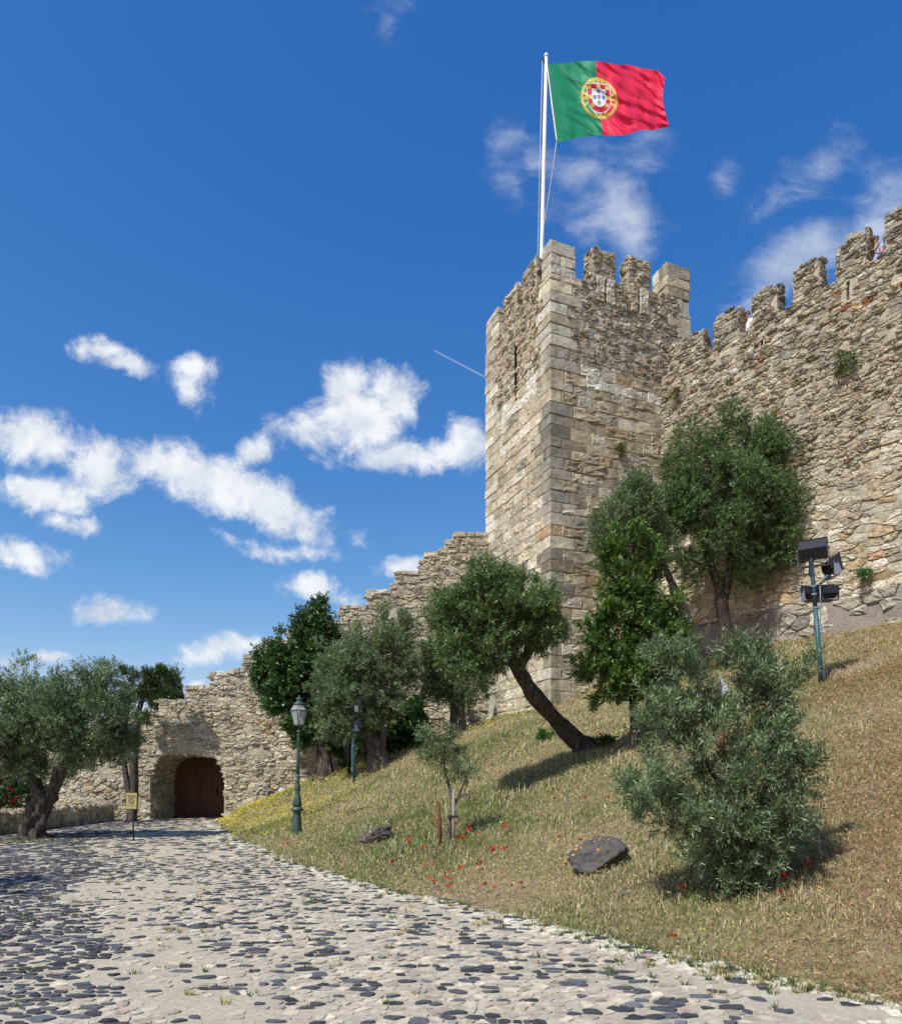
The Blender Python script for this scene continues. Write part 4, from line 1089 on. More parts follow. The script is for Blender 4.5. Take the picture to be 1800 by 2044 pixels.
def build_trees():
    # gnarled olive on the left
    Y = 20.2
    B = Vector((P(62, 1678, Y).x, Y, 0))
    tr = [[(P(58, 1684, Y), .36), (P(66, 1655, Y), .27), (P(80, 1618, Y), .25), (P(87, 1592, Y), .29), (P(92, 1576, Y), .22)],
          [(P(80, 1605, Y), .17), (P(72, 1572, Y), .14), (P(54, 1545, Y), .11), (P(20, 1515, Y), .07)],
          [(P(88, 1604, Y), .18), (P(106, 1575, Y - .1), .15), (P(118, 1540, Y - .1), .13), (P(150, 1500, Y), .08)]]
    bl = [blob(60, 1455, 85, 80, Y, 1.5), blob(150, 1450, 90, 75, Y, 1.5), blob(212, 1462, 55, 65, Y, 1.1), blob(-20, 1440, 85, 95, Y, 1.4), blob(110, 1400, 90, 55, Y, 1.3), blob(205, 1400, 45, 60, Y, .9),
          blob(40, 1345, 15, 38, Y, .25, .9), blob(30, 1375, 35, 35, Y, .5), blob(110, 1365, 18, 34, Y, .3, .9), blob(182, 1352, 30, 36, Y, .4, .9), blob(215, 1345, 12, 32, Y, .25, .9), blob(140, 1530, 60, 22, Y, .8, .8), blob(40, 1530, 60, 20, Y, .8, .7), blob(235, 1505, 22, 25, Y, .5, .7)]
    tree('olive_tree', 'gnarled thick-trunked olive tree standing on the cobbles by the low wall', 'tree', B, tr, None, bl, olive_leaf(52000, 1, OLIVE_G, .085, .021, spread=.30, up=.55, clumps=260), nlimb=40, wob=.55, seg=22)
    # olive just out of the picture: its shade lies on the cobbles
    bl = [((-9.3, 8.3, 3.6), 1.5, 1.5, 1.1), ((-9.9, 8.8, 4.4), 1.2, 1.2, .9)]
    tree('olive_tree', 'olive tree beyond the left edge, shading the dark cobbles', 'tree', (-9.6, 8.4, 0), [[((-9.6, 8.4, -.1), .28), ((-9.5, 8.4, 1.2), .2), ((-9.4, 8.4, 2.6), .14)]], None,
         [(Vector(b[0]), *b[1:]) for b in bl], olive_leaf(9000, 17, OLIVE_G, .10, .026))
    # tufted conifer with two thin trunks beside the gate
    Y = 28.7; B = Vector((P(262, 1642, Y).x, Y, 0))
    tr = [[(P(262, 1645, Y), .22), (P(266, 1590, Y), .18), (P(268, 1500, Y), .15), (P(275, 1430, Y), .12), (P(292, 1375, Y), .06)],
          [(P(262, 1600, Y), .15), (P(252, 1550, Y - .1), .11), (P(245, 1490, Y - .1), .09), (P(255, 1420, Y), .07), (P(254, 1365, Y), .03)]]
    bl = [blob(252, 1352, 26, 12, Y, .5), blob(262, 1375, 22, 12, Y, .4), blob(296, 1348, 30, 11, Y, .5), blob(318, 1345, 22, 9, Y, .4), blob(300, 1372, 24, 12, Y, .5), blob(255, 1400, 18, 12, Y, .4), blob(290, 1436, 15, 8, Y, .3), blob(330, 1360, 18, 10, Y, .35)]
    tree('conifer_tree', 'twin-trunked conifer with tufted flat foliage beside the gateway', 'tree', B, tr, None, bl,
         olive_leaf(9000, 2, PINE, .09, .02, per=12, spread=.15, clumps=62, fill=.1), M_LEAF, M_BARK, nlimb=30, twig=.02)
    # tree beyond the wall
    Y = 34.5
    bl = [blob(338, 1372, 26, 34, Y, .6), blob(315, 1395, 26, 22, Y, .6), blob(345, 1400, 20, 20, Y, .5)]
    tree('tree', 'small tree peeping over the low end of the stepped wall', 'tree', (P(335, 1600, Y).x, Y, -.4), [[((P(335, 1600, Y).x, Y, -.5), .15), (P(335, 1440, Y), .1), (P(335, 1390, Y), .05)]], None, bl,
         olive_leaf(7000, 3, PINE, .11, .03, spread=.3, clumps=50), M_LEAF)
    # broadleaf tree in front of the wall
    Y = 27.6; B = G(P(650, 1556, Y))
    tr = [[(B - Vector((0, 0, .2)), .34), (P(646, 1500, Y), .27), (P(642, 1440, Y), .23), (P(625, 1370, Y), .16), (P(612, 1300, Y), .1)]]
    bl = [blob(622, 1250, 40, 50, Y, .9), blob(645, 1225, 18, 32, Y, .5, .8), blob(585, 1310, 60, 55, Y, 1.1), blob(535, 1345, 42, 32, Y, .8), blob(640, 1330, 50, 70, Y, 1.2), blob(570, 1385, 45, 45, Y, 1.0), blob(515, 1322, 24, 18, Y, .5, .8), blob(610, 1440, 40, 45, Y, .9), blob(528, 1385, 20, 25, Y, .5, .6)]
    tree('leafy_tree', 'tall dark broadleaf tree with smooth grey trunk behind the street lamp', 'tree', B, tr, None, bl,
         dict(n_sprig=7000, per=8, fill=.15, ll=.14, lw=.075, palette=DARKG, seed=4, spread=.34, up=.1, sprig=.3, clumps=130, droop=.25), M_LEAF, M_BARK, wob=.06)
    # olive with thick forked trunk behind the floodlight mast
    Y = 25.6; B = G(P(757, 1530, Y))
    tr = [[(B - Vector((0, 0, .2)), .40), (P(752, 1500, Y), .32), (P(742, 1470, Y), .26), (P(728, 1440, Y), .2), (P(712, 1400, Y), .12)], [(P(758, 1500, Y), .2), (P(768, 1450, Y), .15), (P(780, 1400, Y), .1)]]
    bl = [blob(672, 1345, 52, 65, Y, 1.2), blob(725, 1310, 50, 60, Y, 1.2), blob(790, 1275, 42, 55, Y, 1.1), blob(700, 1410, 78, 60, Y, 1.3), blob(785, 1350, 50, 65, Y, 1.2), blob(765, 1235, 22, 26, Y, .5, .7), blob(815, 1250, 22, 30, Y, .5, .7), blob(650, 1430, 36, 40, Y, .8), blob(760, 1420, 50, 40, Y, 1.0), blob(690, 1460, 60, 30, Y, .9, .8)]
    tree('olive_tree', 'grey-green olive with forked thick trunk behind the slim floodlight mast', 'tree', B, tr, None, bl, olive_leaf(40000, 5, OLIVE_G, .095, .024, spread=.32, up=.4, clumps=210), wob=.3)
    # fig bush against the wall
    Y = 28.3; B = G(P(800, 1512, Y))
    bl = [blob(805, 1412, 34, 26, Y, .6), blob(780, 1440, 34, 28, Y, .6), blob(800, 1470, 36, 26, Y, .6), blob(700, 1490, 28, 26, Y, .5), blob(815, 1490, 18, 14, Y, .4, .6), blob(745, 1490, 30, 24, Y, .6), blob(830, 1455, 16, 24, Y, .4, .8)]
    tree('fig_bush', 'broad-leaved fig bush in shade against the stepped wall', 'bush', B, [[(B - Vector((0, 0, .1)), .07), (P(795, 1470, Y), .05), (P(800, 1430, Y), .03)], [(B, .06), (P(760, 1490, Y), .04)]], None, bl,
         dict(n_sprig=520, per=6, fill=.15, ll=.28, lw=.22, palette=FIG, seed=6, spread=.3, up=.1, sprig=.25, clumps=50, fold=True, droop=.2), M_LEAF, M_BARK)
    # small olive by the wall
    Y = 27.6; B = G(P(912, 1470, Y))
    tr = [[(B - Vector((.08, 0, .2)), .22), (P(906, 1430, Y), .16), (P(906, 1395, Y), .10)], [(B + Vector((.12, 0, -.2)), .26), (P(918, 1420, Y), .17), (P(916, 1385, Y), .13), (P(905, 1350, Y), .07)]]
    bl = [blob(880, 1330, 34, 52, Y, .8), blob(912, 1365, 40, 40, Y, .8), blob(866, 1375, 28, 28, Y, .6), blob(860, 1310, 22, 30, Y, .5), blob(925, 1395, 28, 18, Y, .5)]
    tree('olive_tree', 'small olive with split stump-like trunk, close against the stepped wall', 'tree', B, tr, None, bl, olive_leaf(15000, 7, OLIVE_G, .095, .024, spread=.26, up=.45, clumps=90), wob=.25)
    # leaning olive
    B = G((P(1172, 1505, 17.0).x, 17.0))
    tr = [[(B + Vector((.16, 0, -.25)), .30), (P(1160, 1490, 16.9), .205), (P(1112, 1438, 16.4), .165), (P(1064, 1386, 15.8), .155), (P(1038, 1346, 15.4), .13), (P(1020, 1310, 15.1), .12), (P(1000, 1260, 14.8), .08)],
          [(P(1030, 1340, 15.3), .12), (P(1060, 1290, 15.0), .08), (P(1075, 1240, 14.8), .05)]]
    Y = 14.8
    bl = [blob(965, 1175, 55, 45, Y, .7), blob(1045, 1190, 55, 45, Y, .7), blob(905, 1230, 45, 45, Y, .6), blob(1000, 1245, 95, 62, Y, 1.1), blob(1085, 1245, 40, 55, Y, .7), blob(925, 1305, 50, 42, Y, .7), blob(985, 1330, 50, 34, Y, .6), blob(1105, 1285, 20, 25, Y, .3, .7), blob(975, 1370, 18, 20, Y, .3, .7), blob(880, 1200, 22, 22, Y, .3, .6), blob(1040, 1150, 25, 18, Y, .3, .6), blob(960, 1140, 22, 18, Y, .3, .6)]
    tree('olive_tree', 'bushy olive on a bare trunk leaning far to the left, before the tower', 'tree', B, tr, None, bl, olive_leaf(34000, 8, [(.066, .108, .040, 3), (.088, .132, .055, 2.5), (.046, .078, .030, 2), (.13, .16, .085, 1)], .075, .021, per=8, spread=.20, up=.35, sprig=.17, clumps=240), wob=.36, nlimb=34, seg=18)
    a = []
    # glossy evergreen with twin stems
    Y = 15.5; B = G(P(1270, 1503, Y))
    tr = [[(B + Vector((-.04, 0, -.1)), .095), (P(1265, 1450, Y), .085), (P(1262, 1390, Y), .075), (P(1255, 1300, Y), .06), (P(1255, 1180, Y), .04), (P(1265, 1090, Y), .02)],
          [(B + Vector((.22, 0, -.1)), .075), (P(1288, 1450, Y), .065), (P(1295, 1395, Y), .055), (P(1305, 1280, Y), .04)]]
    bl = [blob(1255, 1085, 26, 44, Y, .35), blob(1305, 1110, 26, 50, Y, .35), blob(1225, 1150, 36, 55, Y, .5), blob(1275, 1170, 55, 70, Y, .7), blob(1225, 1250, 55, 70, Y, .7), blob(1310, 1260, 55, 75, Y, .7), blob(1195, 1320, 45, 45, Y, .6), blob(1275, 1340, 75, 55, Y, .8), blob(1345, 1330, 32, 45, Y, .5), blob(1215, 1385, 36, 22, Y, .4, .8), blob(1200, 1110, 18, 22, Y, .2, .5)]
    tree('evergreen_tree', 'glossy bright green upright tree on two slim stems beside the tower', 'tree', B, tr, None, bl,
         dict(n_sprig=4300, per=9, fill=.15, ll=.12, lw=.046, palette=LAUREL, seed=9, spread=.2, up=.55, sprig=.17, clumps=190, fold=True), M_LEAF, M_BARK_D, wob=.05, nlimb=40)
    # tall olive against the curtain wall
    Y = 23.0; B = G(P(1448, 1330, Y))
    tr = [[(B - Vector((0, 0, .2)), .27), (P(1448, 1270, Y), .215), (P(1440, 1200, Y), .20), (P(1430, 1160, Y), .14), (P(1412, 1110, Y), .10), (P(1400, 1040, Y), .07)], [(P(1442, 1205, Y), .15), (P(1456, 1140, Y), .13), (P(1458, 1080, Y), .10), (P(1470, 1000, Y), .06)]]
    bl = [blob(1445, 870, 55, 42, Y, 1.0), blob(1380, 900, 45, 45, Y, .9), blob(1525, 895, 50, 55, Y, 1.0), blob(1450, 960, 110, 75, Y, 1.8), blob(1360, 1000, 70, 70, Y, 1.3), blob(1540, 1010, 60, 75, Y, 1.3), blob(1440, 1060, 110, 55, Y, 1.7), blob(1325, 1040, 60, 65, Y, 1.1), blob(1385, 950, 70, 60, Y, 1.2), blob(1520, 1100, 70, 50, Y, 1.2), blob(1390, 1120, 50, 35, Y, .9, .8), blob(1602, 1015, 32, 26, Y, .5, .8), blob(1310, 985, 45, 45, Y, .9), blob(1290, 1045, 40, 40, Y, .8, .8), blob(1575, 1110, 35, 35, Y, .7, .8), blob(1500, 1155, 50, 22, Y, .8, .7), blob(1585, 1060, 40, 40, Y, .6, .8)]
    tree('olive_tree', 'tall round-crowned olive with straight dark trunk before the curtain wall', 'tree', B, tr, None, bl, olive_leaf(62000, 10, [(.062, .105, .042, 3), (.084, .128, .056, 2.5), (.042, .074, .030, 2), (.125, .16, .09, 1.2)], .095, .024, spread=.34, up=.35, clumps=300), M_OLIVE, M_BARK_D, wob=.10, nlimb=40)
    # greyer olive behind the evergreen
    Y = 21.5; B = G(P(1392, 1325, Y))
    tr = [[(B - Vector((0, 0, .2)), .24), (P(1385, 1290, Y), .19), (P(1370, 1235, Y), .15), (P(1335, 1150, Y), .1), (P(1300, 1080, Y), .05)]]
    bl = [blob(1268, 985, 38, 30, Y, .8), blob(1225, 1045, 42, 42, Y, .8), blob(1285, 1035, 50, 40, Y, .9), blob(1205, 1095, 28, 35, Y, .6), blob(1300, 1090, 40, 36, Y, .8)]
    tree('olive_tree', 'pale olive half hidden between the evergreen and the tall round olive', 'tree', B, tr, None, bl, olive_leaf(17000, 11, OLIVE_G, .09, .023, spread=.3, up=.4, clumps=90), M_OLIVE, M_BARK_D, wob=.12)
    # big young olive bush in front
    Y = 7.55; B = G(P(1480, 1800, Y))
    bl = [blob(1335, 1325, 36, 40, Y, .30), blob(1370, 1380, 45, 45, Y, .35), blob(1325, 1430, 50, 45, Y, .35), blob(1480, 1330, 34, 45, Y, .30), blob(1565, 1345, 40, 48, Y, .32), blob(1520, 1390, 50, 42, Y, .35), blob(1545, 1460, 50, 40, Y, .35),
          blob(1295, 1560, 45, 50, Y, .35), blob(1395, 1490, 70, 60, Y, .5), blob(1490, 1535, 85, 60, Y, .6), blob(1590, 1545, 40, 48, Y, .35), blob(1330, 1620, 75, 45, Y, .5), blob(1460, 1630, 110, 60, Y, .7), blob(1560, 1630, 55, 50, Y, .45), blob(1470, 1710, 80, 48, Y, .5), blob(1470, 1765, 62, 38, Y, .36), blob(1455, 1806, 40, 20, Y, .22, .8), blob(1400, 1690, 45, 35, Y, .3, .8), blob(1265, 1640, 22, 25, Y, .2, .7), blob(1545, 1690, 45, 30, Y, .3, .8), blob(1440, 1430, 30, 30, Y, .3, .35), blob(1600, 1480, 15, 18, Y, .15, .5)]
    tr = [[(B - Vector((0, 0, .1)), .05), (P(1475, 1700, Y), .045), (P(1460, 1620, Y), .035), (P(1400, 1500, Y), .02)], [(B + Vector((.05, .05, -.1)), .04), (P(1500, 1680, Y), .035), (P(1530, 1560, Y), .025), (P(1540, 1420, Y), .015)], [(B + Vector((-.05, 0, -.1)), .035), (P(1430, 1690, Y), .03), (P(1350, 1600, Y), .015)]]
    tree('olive_bush', 'large grey-green young olive bush in the foreground grass', 'bush', B, tr, None, bl,
         dict(n_sprig=3700, per=13, fill=.35, ll=.076, lw=.016, palette=OLIVE_G, seed=12, spread=.105, up=.95, sprig=.19, clumps=330, fold=True), M_OLIVE, M_BARK_D, wob=.05, nlimb=110, twig=.0028)
    # sapling tied to a stake
    Y = 12.7; B = G(P(896, 1692, Y))
    tr = [[(B - Vector((0, 0, .1)), .045), (P(897, 1650, Y), .04), (P(902, 1615, Y), .036), (P(897, 1575, Y), .03), (P(889, 1545, Y), .022), (P(885, 1505, Y), .012)], [(P(903, 1612, Y), .025), (P(915, 1590, Y), .02), (P(925, 1565, Y), .014), (P(935, 1545, Y), .008)], [(P(903, 1605, Y), .022), (P(920, 1590, Y), .018), (P(935, 1585, Y), .01)]]
    bl = [blob(878, 1485, 30, 24, Y, .22), blob(905, 1505, 32, 24, Y, .22), blob(862, 1515, 22, 20, Y, .16), blob(935, 1550, 20, 22, Y, .14), blob(905, 1545, 25, 18, Y, .16), blob(850, 1470, 12, 18, Y, .1, .7), blob(893, 1465, 16, 14, Y, .12, .7)]
    tree('olive_sapling', 'thin young olive sapling tied to a wooden stake in the grass', 'sapling', B, tr, None, bl,
         dict(n_sprig=520, per=9, fill=.15, ll=.07, lw=.016, palette=OLIVE_G + [(.10, .12, .045, 1.5)], seed=13, spread=.10, up=.4, sprig=.13, clumps=75), M_OLIVE, M_BARK_L, wob=.08, nlimb=55, twig=.004)
    # shrub with red flowers behind the low wall
    Y = 24.5; X = -15.3
    bl = [((X, Y, 1.3), .9, 1.0, 1.1), ((X - .3, Y + 2, 1.6), 1.0, 1.0, 1.4), ((X - 1, Y - 1.5, 1.5), 1, 1, 1.4)]
    t = tree('flowering_shrub', 'dark shrub with red flowers at the left edge behind the low wall', 'bush', (X, Y, -.4), [[((X, Y, -.5), .06), ((X, Y, .6), .04), ((X, Y, 1.2), .02)]], None, [(Vector(b[0]), *b[1:]) for b in bl],
             dict(n_sprig=2600, per=8, fill=.15, ll=.12, lw=.06, palette=DARKG, seed=14, spread=.35, clumps=70), M_LEAF, M_BARK_D)
    V, F_, tint, cc = leaf_cloud([(Vector((-14.75, 24.2, 1.35)), .3, .8, .55), (Vector((-14.7, 25.6, 1.9)), .3, .6, .4)], 26, 7, .08, .06, [(.40, .02, .02, 1), (.31, .012, .02, 1)], 15, clumps=14, spread=.12)
    link('blossoms', mk_mesh('blossoms', V - np.array([X, Y, -.4]), None, F_, tint), M_PETAL, t)
build_trees()

# plants rooted in the masonry
def wall_plant(c, r, n, pal, label, seed, ll=.12, lw=.03, root=(0, 0, 0)):
    c = Vector(c); t = empty('wall_plant', c); tag(t, label, 'plant', 'plants growing out of the masonry')
    V, F_, tint, cc = leaf_cloud([(c, r, r, r)], n, 7, ll, lw, pal, seed, clumps=14, spread=r * .4, up=.3, sprig=.15, fill=.1, droop=.15)
    link('foliage', mk_mesh('foliage', V - np.array(c), None, F_, tint), M_LEAF, t)
    a = Acc()
    for k in range(5):
        d = Vector(np.random.default_rng(seed + k).normal(0, r * .6, 3)); a.tube([Vector(root), d * .5 + Vector(root) * .4, d], [.012, .008, .004], 5)
    a.obj('stem', M_BARK, t)
def on_curtain(px, py, out=.12):
    r = (px - CX) / F; s = (WJ.y * r - WJ.x) / (.706 + r); Y = WJ.y - s; v = P(px, py, Y); return v + Vector((-.817, -.577, 0)) * out
def on_tower(px, py, out=.1):
    r = (px - CX) / F; t_ = (25 * r - 3.42) / (2.415 - r); return P(px, py, 25 + t_) + Vector((.3826, -.924, 0)) * out
inw = (.817 * .2, .577 * .2, 0); inT = (-.3826 * .18, .924 * .18, 0)
wall_plant(on_curtain(1688, 730, .14), .30, 90, [(.06, .10, .03, 1), (.09, .12, .05, 1)], 'dark green plant hanging high on the curtain wall', 501, root=inw)
wall_plant(on_curtain(1352, 790, .05), .18, 55, [(.10, .10, .04, 1), (.14, .13, .06, 1)], 'dry tuft where the curtain wall meets the tower', 502, root=inw)
wall_plant(on_tower(1236, 900), .17, 50, [(.10, .12, .04, 1), (.08, .10, .035, 1)], 'small weed growing from the front face of the tower', 503, root=inT)
wall_plant(on_curtain(1735, 1148, .3), .13, 60, FIG, 'fresh green weed at the foot of the curtain wall', 504, root=inw)
wall_plant(on_curtain(1350, 870, .05), .16, 40, [(.09, .12, .04, 1), (.12, .13, .05, 1)], 'green tuft on the curtain wall just left of the tall olive', 505, root=inw)

# ------------------------------------------------------------------ grass, flowers
def scatter(n, seed, y0=4.0, y1=30.0, fall=9.0, pw=1.6):
    rg = np.random.default_rng(seed); out = []; tot = 0
    while tot < n:
        m = n * 4
        y = rg.uniform(y0, y1, m); x = rg.uniform(-10, .72 * 30, m)
        ok = (x < .80 * y + 1.2) & (x > -.4 * y) & (rg.random(m) < np.minimum(1, (fall / y) ** pw))
        x, y = x[ok], y[ok]
        ok = edge_dist(x, y) > -.26 * rg.random(len(x)) ** 3
        x, y = x[ok], y[ok]
        wl = (x - WJ.x) * .817 + (y - WJ.y) * .577
        lx = (x - TC.x) * .924 + (y - TC.y) * .3826; ly = -(x - TC.x) * .3826 + (y - TC.y) * .924
        ok = (wl < -.1) & ~((lx > -.05) & (ly > -.05)) & (y < 30.3 - .0435 * (x + 16))
        x, y = x[ok], y[ok]; out.append(np.stack([x, y], 1)); tot += len(x)
    return np.concatenate(out)[:n]
def field_noise(x, y, seed, scale):
    rg = np.random.default_rng(seed); v = 0
    for _ in range(9):
        k = rg.uniform(.6, 2.2) * scale; a, p = rg.uniform(0, 6.28, 2); v = v + np.sin(k * (x * np.cos(a) + y * np.sin(a)) + p)
    return v / 4.0
def build_grass():
    rg = np.random.default_rng(61); n = 255000
    p = scatter(n, 60); x, y = p.T; e = edge_dist(x, y); z = np.where(e < .12, np.maximum(ground_z(x, y), .002), ground_z(x, y))
    f1 = field_noise(x, y, 1, .8); f2 = field_noise(x, y, 2, 2.6)
    # right and near: short rusty dry plants; centre: greener with straw; top: green and yellow
    rusty = ss(.15, .75, (x / y - .28) * 2.2 + .25 * f1 - .012 * (y - 8))
    bare = ss(.3, 1.0, f2 + .45 * rusty)
    keep = rg.random(n) > bare * .62
    p, x, y, z, e, f1, f2, rusty = p[keep], x[keep], y[keep], z[keep], e[keep], f1[keep], f2[keep], rusty[keep]; n = len(x)
    straw = np.array([.50, .41, .26]); green = np.array([.155, .20, .065]); rust = np.array([.37, .225, .13]); olive = np.array([.29, .27, .13]); pale = np.array([.72, .65, .50])
    r = rg.random(n); gfac = np.clip(.42 + .42 * f1 - .34 * rusty + .26 * f2, .02, .9)
    c = np.where((r < gfac)[:, None], green, np.where((r < gfac + .27)[:, None], olive, np.where((rg.random(n) < rusty * .75)[:, None], rust, straw)))
    c = np.where((rg.random(n) < .075 * (1 - .7 * rusty))[:, None], pale, c)
    c = c * (1 + rg.normal(0, .26, (n, 1))) * (1 + .22 * np.clip(f2, -1, 1) + .14 * field_noise(x, y, 13, 6.0))[:, None]
    h = rg.uniform(.03, .115, n) * (1 - .35 * rusty) * np.clip(.75 + e * .5, .7, 1.15) * (1 + .3 * f1 + .35 * np.clip(f2, -1, 1))
    tall = rg.random(n) < .045 * (1 - .8 * rusty); h = np.where(tall, h * 1.8, h)
    w = np.where(tall, .5, 1.0) * (.0032 + .00034 * y) * rg.uniform(.7, 1.5, n)
    a = rg.uniform(0, 6.28, n); lean = rg.uniform(.1, .9, n) * (1 - .3 * tall)
    d = np.stack([np.cos(a), np.sin(a), np.zeros(n)], 1); s = np.stack([-np.sin(a), np.cos(a), np.zeros(n)], 1)
    twist = rg.uniform(0, 6.28, n); s = s * np.cos(twist)[:, None] + d * np.sin(twist)[:, None] * .6
    b = np.stack([x, y, z - .015], 1); up = np.array([0, 0, 1.0])
    m = b + up * (h * .6)[:, None] + d * (h * lean * .35)[:, None]; t = b + up * h[:, None] + d * (h * lean)[:, None]
    V = np.stack([b, m - s * w[:, None], t, m + s * w[:, None]], 1).reshape(-1, 3)
    I = np.arange(n) * 4; Q = np.stack([I, I + 1, I + 2, I + 3], 1)
    o = link('grass', mk_mesh('grass', V, Q, None, np.repeat(np.clip(c, .01, .8), 4, 0)), M_GRASS)
    kind(o, 'stuff'); tag(o, 'dry straw and green grass covering the sloping bank', 'grass')
    # pale seeding stalks in loose stands, and twiggy dry herbs on the right
    n = 2600; p = scatter(n * 4, 66, fall=12, pw=1.0); x, y = p.T; f3 = field_noise(x, y, 9, 1.5); ru = ss(.15, .75, (x / y - .28) * 2.2 - .012 * (y - 8))
    k = (rg.random(len(x)) < ss(.1, 1.0, f3 - .8 * ru)); x, y = x[k][:n], y[k][:n]; n = len(x); z = ground_z(x, y)
    h = rg.uniform(.10, .24, n); a = rg.normal(.5, .9, n); d = np.stack([np.cos(a), np.sin(a), np.zeros(n)], 1) * (h * rg.uniform(.05, .4, n))[:, None]; s = np.stack([-np.sin(a), np.cos(a), np.zeros(n)], 1)
    b = np.stack([x, y, z - .01], 1); e = b + d; e[:, 2] += h; w = (.0014 + .00013 * y)[:, None]
    e2 = e + d * .35; e2[:, 2] += h * .10; mid = (e + e2) / 2
    V = np.concatenate([np.stack([b - s * w, b + s * w, e + s * w, e - s * w], 1), np.stack([e, mid + s * w * 2.2, e2, mid - s * w * 2.2], 1)]).reshape(-1, 3)
    c = np.array([.70, .62, .45]) * (1 + rg.normal(0, .12, (n * 2, 1)))
    m2 = 48000; p = scatter(m2 * 2, 67, fall=8, pw=1.6); x2, y2 = p.T; ru2 = ss(.05, .6, (x2 / y2 - .25) * 2.2 - .012 * (y2 - 8) + .25 * field_noise(x2, y2, 11, 1.1)); k = rg.random(len(x2)) < ru2; x2, y2 = x2[k][:m2], y2[k][:m2]; m2 = len(x2)
    b = np.stack([x2, y2, ground_z(x2, y2) + rg.uniform(-.01, .05, m2)], 1); q = rg.normal(size=(m2, 3)); q[:, 2] = np.abs(q[:, 2]) * .8; q /= np.linalg.norm(q, axis=1, keepdims=True); q2 = np.cross(q, rg.normal(size=(m2, 3))); q2 /= np.linalg.norm(q2, axis=1, keepdims=True)
    L = rg.uniform(.03, .10, m2)[:, None]; w = ((.0022 + .00025 * y2) * rg.uniform(.7, 1.6, m2))[:, None]
    V2 = np.stack([b, b + q * L * .55 + q2 * w, b + q * L, b + q * L * .55 - q2 * w], 1).reshape(-1, 3)
    c2 = np.where((rg.random(m2) < .55)[:, None], np.array([.36, .20, .11]), np.array([.50, .38, .24])) * (1 + rg.normal(0, .25, (m2, 1)))
    V = np.concatenate([V, V2]); c = np.concatenate([c, c2]); I = np.arange(len(V) // 4) * 4
    o = link('dry_stalks', mk_mesh('dry_stalks', V, np.stack([I, I + 1, I + 2, I + 3], 1), None, np.repeat(np.clip(c, .02, .85), 4, 0)), M_GRASS)
    kind(o, 'stuff'); tag(o, 'pale seeding stalks and rusty dry herbs standing in the grass', 'grass')
    # seed heads and tiny leaves lying between
    n = 90000; p = scatter(n, 63, fall=10); x, y = p.T; z = ground_z(x, y) + rg.uniform(.01, .11, n)
    f1 = field_noise(x, y, 1, .8); rusty = ss(.15, .75, (x / y - .28) * 2.2 + .25 * f1 - .012 * (y - 8))
    s = (.0055 + .0006 * y) * rg.uniform(.6, 1.5, n); q = rg.normal(size=(n, 3)); q /= np.linalg.norm(q, axis=1, keepdims=True); q2 = np.cross(q, rg.normal(size=(n, 3))); q2 /= np.linalg.norm(q2, axis=1, keepdims=True)
    b = np.stack([x, y, z], 1)
    V = np.stack([b - q * s[:, None], b + q2 * s[:, None] * .6, b + q * s[:, None], b - q2 * s[:, None] * .6], 1).reshape(-1, 3)
    I = np.arange(n) * 4
    c = np.where((rg.random(n) < .35 - .2 * rusty)[:, None], np.array([.15, .19, .05]), np.where((rg.random(n) < rusty)[:, None], np.array([.36, .20, .09]), np.array([.50, .42, .25]))) * (1 + rg.normal(0, .22, (n, 1)))
    o = link('seed_heads', mk_mesh('seed_heads', V, np.stack([I, I + 1, I + 2, I + 3], 1), None, np.repeat(np.clip(c, .02, .8), 4, 0)), M_GRASS)
    kind(o, 'stuff'); tag(o, 'tiny leaves and seed heads among the grass of the bank', 'grass')
    # yellow flowers: a dense drift below the stepped wall, sparse elsewhere
    n = 60000; p = scatter(n, 64, fall=30, pw=1); x, y = p.T
    wall = np.interp(x, [-10, -6, -2, 2, 6, 10, 14], [29.6, 29.3, 29.2, 27.5, 25, 22, 17])
    near = np.exp(-np.maximum(wall - y, 0) / np.where(x < -2.5, 4.0, 1.6)) * ss(-9.8, -7.5, x + (y - 24) * .0)
    dens = np.where(x < -3.0, near * .55, near * .2) + .035 * (1 + field_noise(x, y, 5, 1.2))
    drift = np.exp(-((x + 7.0 + (y - 25) * .55) / 1.5) ** 2) * ss(17, 21, y); dens = dens + .42 * drift
    k = rg.random(n) < np.clip(dens, 0, 1); x, y = x[k], y[k]; n = len(x)
    z = ground_z(x, y) + rg.uniform(.06, .20, n); s = (.006 + .0006 * y) * rg.uniform(.7, 1.3, n)
    a = rg.uniform(0, 6.28, n); tx = rg.normal(0, .35, n); ty = -.35 + rg.normal(0, .35, n)
    nrm = np.stack([tx, ty, np.ones(n)], 1); nrm /= np.linalg.norm(nrm, axis=1, keepdims=True)
    q = np.cross(nrm, np.stack([np.cos(a), np.sin(a), np.zeros(n)], 1)); q /= np.linalg.norm(q, axis=1, keepdims=True); q2 = np.cross(nrm, q)
    b = np.stack([x, y, z], 1)
    V = np.stack([b + (q * math.cos(t) + q2 * math.sin(t)) * s[:, None] for t in np.arange(6) * math.pi / 3] + [b + nrm * s[:, None] * .25], 1).reshape(-1, 3)
    I = np.arange(n)[:, None] * 7
    T = (np.array([[i, (i + 1) % 6, 6] for i in range(6)])[None] + I[:, :, None]).reshape(-1, 3)
    c = np.array([.62, .50, .07]) * (1 + rg.normal(0, .12, (n, 1)))
    o = link('yellow_flowers', mk_mesh('yellow_flowers', V, None, T, np.repeat(np.clip(c, .02, .85), 7, 0)), M_PETAL)
    kind(o, 'stuff'); tag(o, 'drift of small yellow flowers along the foot of the stepped wall', 'flowers')
build_grass()

